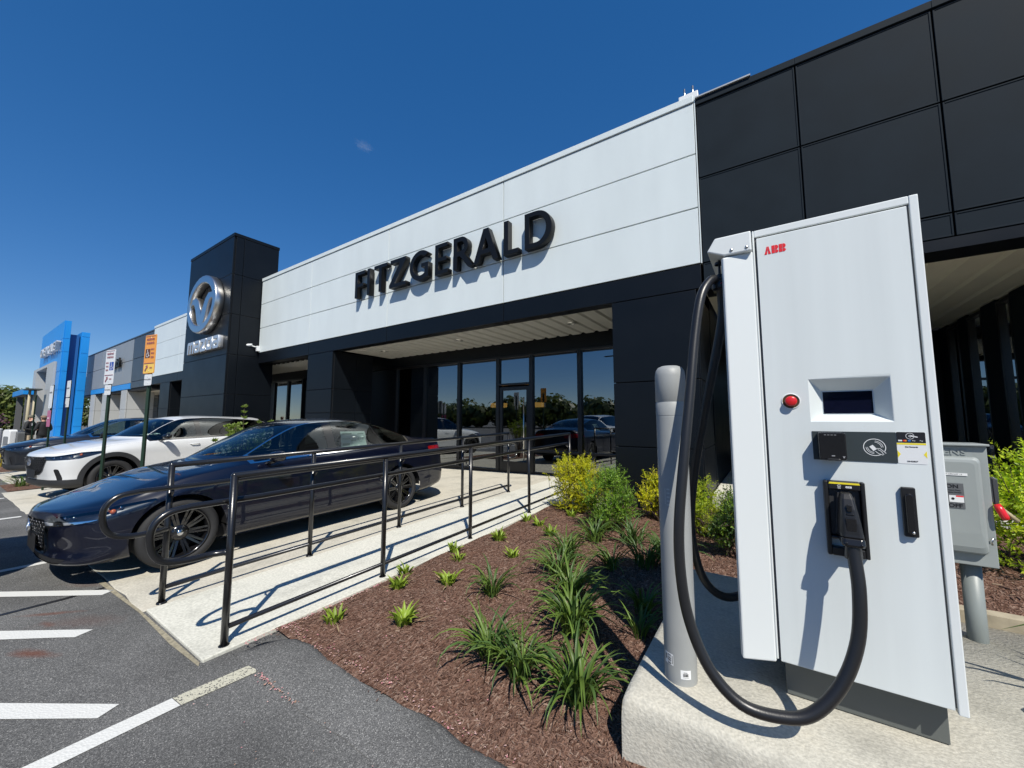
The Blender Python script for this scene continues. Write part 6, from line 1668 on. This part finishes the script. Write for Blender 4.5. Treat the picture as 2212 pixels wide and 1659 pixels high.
# ---------------------------------------------------------------- two people by the far chargers
def person(loc, rz, jacket, trousers, skin, cap_m, hair, label, pose):
    o = empty('person', loc, rz, label, 'person')
    # one continuous body grown from a skeleton
    J = {'pelvis':(0,0,.95),'waist':(0,0,1.08),'chest':(0,.01,1.33),'neck':(0,.015,1.49),'head':(0,-.015,1.60),'crown':(0,-.005,1.72)}
    for s_, nm in ((1,'l'),(-1,'r')):
        J['hip'+nm] = (s_*.10,0,.90); J['knee'+nm] = (s_*.11,-.02+(.02 if s_ > 0 else 0),.49); J['ank'+nm] = (s_*.12,.02,.09); J['toe'+nm] = (s_*.14,-.13,.035)
        J['sh'+nm] = (s_*.19,.015,1.42)
        J['el'+nm], J['wr'+nm], J['hd'+nm] = pose[nm]
    names = list(J); vs = [J[k] for k in names]; ix = {k: i for i, k in enumerate(names)}
    E_ = [('pelvis','waist'),('waist','chest'),('chest','neck'),('neck','head'),('head','crown')]
    for nm in 'lr': E_ += [('pelvis','hip'+nm),('hip'+nm,'knee'+nm),('knee'+nm,'ank'+nm),('ank'+nm,'toe'+nm),('chest','sh'+nm),('sh'+nm,'el'+nm),('el'+nm,'wr'+nm),('wr'+nm,'hd'+nm)]
    rad = {'pelvis':(.155,.12),'waist':(.15,.12),'chest':(.165,.125),'neck':(.06,.06),'head':(.082,.095),'crown':(.07,.08)}
    for nm in 'lr': rad.update({'hip'+nm:(.10,.11),'knee'+nm:(.07,.07),'ank'+nm:(.05,.05),'toe'+nm:(.045,.035),'sh'+nm:(.078,.08),'el'+nm:(.055,.055),'wr'+nm:(.038,.038),'hd'+nm:(.04,.03)})
    me = bpy.data.meshes.new('body'); me.from_pydata(vs, [(ix[a], ix[b]) for a, b in E_], [])
    bo_ = bpy.data.objects.new('body', me); COL.objects.link(bo_)
    sk = bo_.modifiers.new('skin', 'SKIN'); sk.use_smooth_shade = True
    for k, i in ix.items(): me.skin_vertices[0].data[i].radius = rad[k]
    me.skin_vertices[0].data[0].use_root = True
    ss = bo_.modifiers.new('sub', 'SUBSURF'); ss.levels = 2; ss.render_levels = 2
    dg = bpy.context.evaluated_depsgraph_get(); m2 = bpy.data.meshes.new_from_object(bo_.evaluated_get(dg)); bpy.data.objects.remove(bo_)
    m2.materials.clear()
    for m in (jacket, trousers, skin, GLOSSB): m2.materials.append(m)
    hands = [Vector(J['hdl']), Vector(J['hdr'])]; wr = [Vector(J['wrl']), Vector(J['wrr'])]
    for f in m2.polygons:
        c = f.center; mi = 0
        if c.z < .98: mi = 1
        if c.z < .10: mi = 3
        if c.z > 1.50 and abs(c.x) < .13: mi = 2
        for h_, w_ in zip(hands, wr):
            if (c-h_).length < .07 and (c-h_).length < (c-w_).length: mi = 2
        f.material_index = mi
    b_ = link_mesh('body', m2, o); b_.name = 'body'
    cp = MB(); cp.lathe([(.098,1.665),(.102,1.69),(.098,1.735),(.07,1.765),(0,1.775)], 16, Matrix.Translation((0,-.008,0))); cp.prism([(-.07,-.09,1.672),(.07,-.09,1.672),(.05,-.17,1.662),(-.05,-.17,1.662)], (0,0,.008)); cp.build('cap', cap_m, o)
    hr = MB(); hr.ball((0,.02,1.63),(.088,.085,.075),6); hr.build('hair', hair, o)
    fc = MB(); fc.ball((0,-.112,1.60),(.012,.018,.02),4); fc.ball((.085,0,1.61),(.012,.02,.03),4); fc.ball((-.085,0,1.61),(.012,.02,.03),4); fc.build('face_features', skin, b_)
    jk = MB(); jk.lathe([(.17,.86),(.185,.90),(.178,1.0),(.172,1.08),(.182,1.2),(.19,1.32),(.165,1.42),(.08,1.49)], 18, Matrix.Diagonal((1.12,.80,1,1))); jk.build('jacket', jacket, o)
    return o
JB = mat('black_jacket', (.010,.011,.013), .75); KH = mat('khaki_cloth', (.42,.34,.24), .85, var=.12, vscale=9); DKT = mat('dark_cloth', (.012,.013,.016), .85); SKN = mat('skin', (.52,.30,.21), .5); CAPG = mat('olive_cap', (.13,.12,.085), .8); CAPT = mat('brown_cap', (.22,.15,.11), .8); HAIR = mat('dark_hair', (.03,.02,.015), .8)
person((-27.9,2.46,-.14), radians(150), JB, KH, SKN, CAPG, HAIR, 'person in black jacket, khaki trousers and cap, hand raised to the chin', {'l':((.30,-.05,1.17),(.10,-.24,1.36),(.03,-.19,1.47)),'r':((-.30,.02,1.14),(-.16,-.22,1.10),(-.03,-.27,1.12))})
person((-27.86,2.83,-.16), radians(-60), JB, DKT, SKN, CAPT, HAIR, 'person all in black with brown cap, standing beside the blue tower, facing left', {'l':((.29,.03,1.13),(.24,-.16,1.0),(.20,-.22,.97)),'r':((-.29,.03,1.13),(-.24,-.14,.98),(-.22,-.2,.94))})

# ---------------------------------------------------------------- things at the far left
wb = empty('bollard', (-20.75, 1.14, -.33), 0, 'thick white bollard at the left edge of the picture', 'bollard')
MB().lathe([(.14,0),(.14,1.43),(.13,1.47),(.0,1.49)], 24).build('sleeve', mat('white_sleeve', (.62,.62,.62), .5), wb)
def stall(x, y, h, w, body, face, label, nm='charging_post'):
    o = empty(nm, (x, y, -.36), radians(20), label, 'ev charger' if nm == 'charging_post' else 'cabinet')
    b = MB(); b.prism([(u, -.12, v) for u, v in rrect(-w/2, .1, w/2, h, .10 if body is not BPL else .03)], (0,.24,0)); b.build('shell', body, o, bevel=.02)
    b = MB(); b.prism([(u, -.13, v) for u, v in rrect(-w*.32, .25, w*.34, h*.78, .06)], (0,.009,0)); b.build('recess', face, o)
    MB().box((-w/2-.03,-.2,0),(w/2+.03,.2,.1)).build('foot', mat('dark_plastic', (.008,.008,.009), .6), o)
    return o
stall(-27.9, 1.93, 1.09+.25, .48, PW, mat('stall_grey', (.17,.18,.19), .5), 'small white charging post with grey recess beside the left bollard')
stall(-27.9, 2.12, 1.0+.25, .58, mat('stall_dark_grey', (.11,.115,.12), .5), mat('stall_grey2', (.14,.145,.15), .5), 'dark grey cabinet between the white charging post and the people', 'cabinet')
stall(-28.3, 2.28, 1.02+.25, .35, BPL, BPL2, 'slim black cabinet just left of the person in khaki trousers', 'cabinet')
hy = empty('fire_lane_marker', (-24.6, 1.5, -.38), 0, 'small yellow post at the foot of the left bollard', 'post')
MB().lathe([(.11,0),(.11,.5),(.09,.56),(0,.58)], 14).build('sleeve', mat('yellow_plastic', (.55,.45,.05), .5), hy)
for (x, y, lb) in ((-45.84,3.84,'slim tan lamp pole, left of the pair by the canopy'), (-45.82,4.10,'slim tan lamp pole, right of the pair by the canopy')):
    o = empty('lamp_pole', (x, y, -.4), 0, lb, 'lamp pole', 'tan lamp poles by the canopy')
    MB().tube([(0,0,0),(0,0,4.0)], [.09,.07], 10).build('pole', mat('tan_pole', (.38,.33,.22), .6), o)
    MB().box((-.9,-.25,4.0),(.9,.25,4.09)).build('lamp_head', mat('dark_lamp', (.05,.06,.06), .5), o)
    MB().box((-.2,-.1,1.6),(.4,.1,1.75)).build('bracket_box', mat('dark_lamp_box', (.3,.3,.28), .5), o)

# trees beyond the lot
TG = [leaf_mat('tree_leaf', (.11,.145,.035), .35, .35), leaf_mat('tree_leaf_light', (.17,.20,.05), .35, .4)]
TD = [leaf_mat('tree_leaf_olive', (.075,.095,.03), .35, .3), TG[0]]
TP = [leaf_mat('redbud_flower', (.12,.05,.08), .3, .3), leaf_mat('redbud_flower_pale', (.17,.085,.11), .3, .3)]
for (x, y, h, r, m, sd, lb) in (
  (-88,1.5,6.0,5.0,TD,21,'olive green tree at the far left edge'), (-86,6.0,5.4,4.0,TG,22,'fresh green tree behind the lamp poles'),
  (-84,8.5,5.6,4.2,TG,23,'fresh green tree nearest the blue tower'), (-92,12.5,6.0,4.6,TD,24,'dark tree hidden behind the canopy wall'),
  (-78,-1.5,4.6,3.4,TG,25,'lower leafy tree left of the olive one'), (-95,-5,6.4,5.0,TD,26,'tall distant tree just outside the left edge')):
    tree((x, y, -.4), h, r, 4200, .26, m, lb, 'trees beyond the parking lot', sd, .18)
tree((-66, 2.2, -.4), 2.5, 2.0, 2600, .11, TP, 'small pink flowering tree in front of the green ones at far left', None, 31, .2, 'flowering_tree')
# the other side of the lot, seen in the glass only
R_ = random.Random(77); b = MB()
for k in range(100):
    x = -110 + k*1.9 + R_.uniform(-1,1); y = -52 + R_.uniform(-5,5); h = R_.uniform(4.0, 7.0); r = R_.uniform(2.2,4.0)
    if k in (62, 63, 64): h = 12
    for i in range(300):
        d = Vector((R_.gauss(0,1), R_.gauss(0,1), R_.gauss(0,1))).normalized(); p = Vector((x, y, h*.45)) + Vector((d.x*r, d.y*r, d.z*h*.5))*R_.uniform(.6,1.08)
        u = d.orthogonal().normalized(); w = d.cross(u); s_ = R_.uniform(.3,.75); b.add([p-u*s_, p-w*s_*.7, p+u*s_, p+w*s_*.7], [(0,1,2,3)])
tag(b.build('treeline', TD[0]), kind='stuff')
for (x, y) in ((-14,-26),(2,-30)):
    o = empty('lot_light', (x, y, 0), 0, 'tall twin headed lot light, %s one across the road' % ('left' if x < 0 else 'right'), 'lamp pole', 'lot lights across the road')
    MB().tube([(0,0,0),(0,0,8.5)], [.12,.07], 10).build('pole', mat('dark_lamp', (.05,.06,.06), .5), o)
    MB().box((-1.3,-.15,8.5),(1.3,.15,8.6)).build('lamp_head', mat('dark_lamp', (.05,.06,.06), .5), o)
for i, (src, x, y, rz, lb) in enumerate(((white_suv,-9.5,-8.5,180,'white suv parked across the aisle, seen only in the glass'), (grey_suv,-4.2,-8.3,180,'grey suv parked across the aisle, seen only in the glass'), (white_suv,3.5,-8.6,180,'white suv parked across the aisle to the right, seen only in the glass'), (white_suv,-6.75,-4.42,0,'white suv stopped in front of the navy saloon, seen by its shadow'))):
    c = copy_tree(src); c.location = (x, y, gz(x)); c.rotation_euler = (0, 0, radians(rz)); c['label'] = lb; c['group'] = 'cars parked across the aisle'
# wisp of cloud
cl_m = bpy.data.materials.new('cloud_wisp'); cl_m.use_nodes = True
N, L = cl_m.node_tree.nodes, cl_m.node_tree.links
for n in list(N): N.remove(n)
vo = N.new('ShaderNodeVolumePrincipled'); vo.inputs['Color'].default_value = (1,1,1,1); vo.inputs['Anisotropy'].default_value = .2
tcn = N.new('ShaderNodeTexCoord'); nz = N.new('ShaderNodeTexNoise'); nz.inputs['Scale'].default_value = 2.2; nz.inputs['Detail'].default_value = 6
ln = N.new('ShaderNodeVectorMath'); ln.operation = 'LENGTH'
L.new(tcn.outputs['Object'], nz.inputs['Vector']); L.new(tcn.outputs['Object'], ln.inputs[0])
m1 = N.new('ShaderNodeMath'); m1.operation = 'SUBTRACT'; L.new(nz.outputs['Fac'], m1.inputs[0])
m0 = N.new('ShaderNodeMath'); m0.operation = 'MULTIPLY'; m0.inputs[1].default_value = .55; L.new(ln.outputs['Value'], m0.inputs[0]); L.new(m0.outputs[0], m1.inputs[1])
m2_ = N.new('ShaderNodeMapRange'); m2_.inputs['From Min'].default_value = .12; m2_.inputs['From Max'].default_value = .5; m2_.inputs['To Max'].default_value = .010; L.new(m1.outputs[0], m2_.inputs['Value'])
L.new(m2_.outputs[0], vo.inputs['Density']); ou = N.new('ShaderNodeOutputMaterial'); L.new(vo.outputs[0], ou.inputs['Volume'])

cl = MB(); cl.ball((0,0,0), 1.0, 10)
o = cl.build('cloud', cl_m); o.location = (-612.7, 412.2, 516.0); o.scale = (26, 26, 9); o.rotation_euler = (.1, .35, .6)
tag(o, kind='stuff')
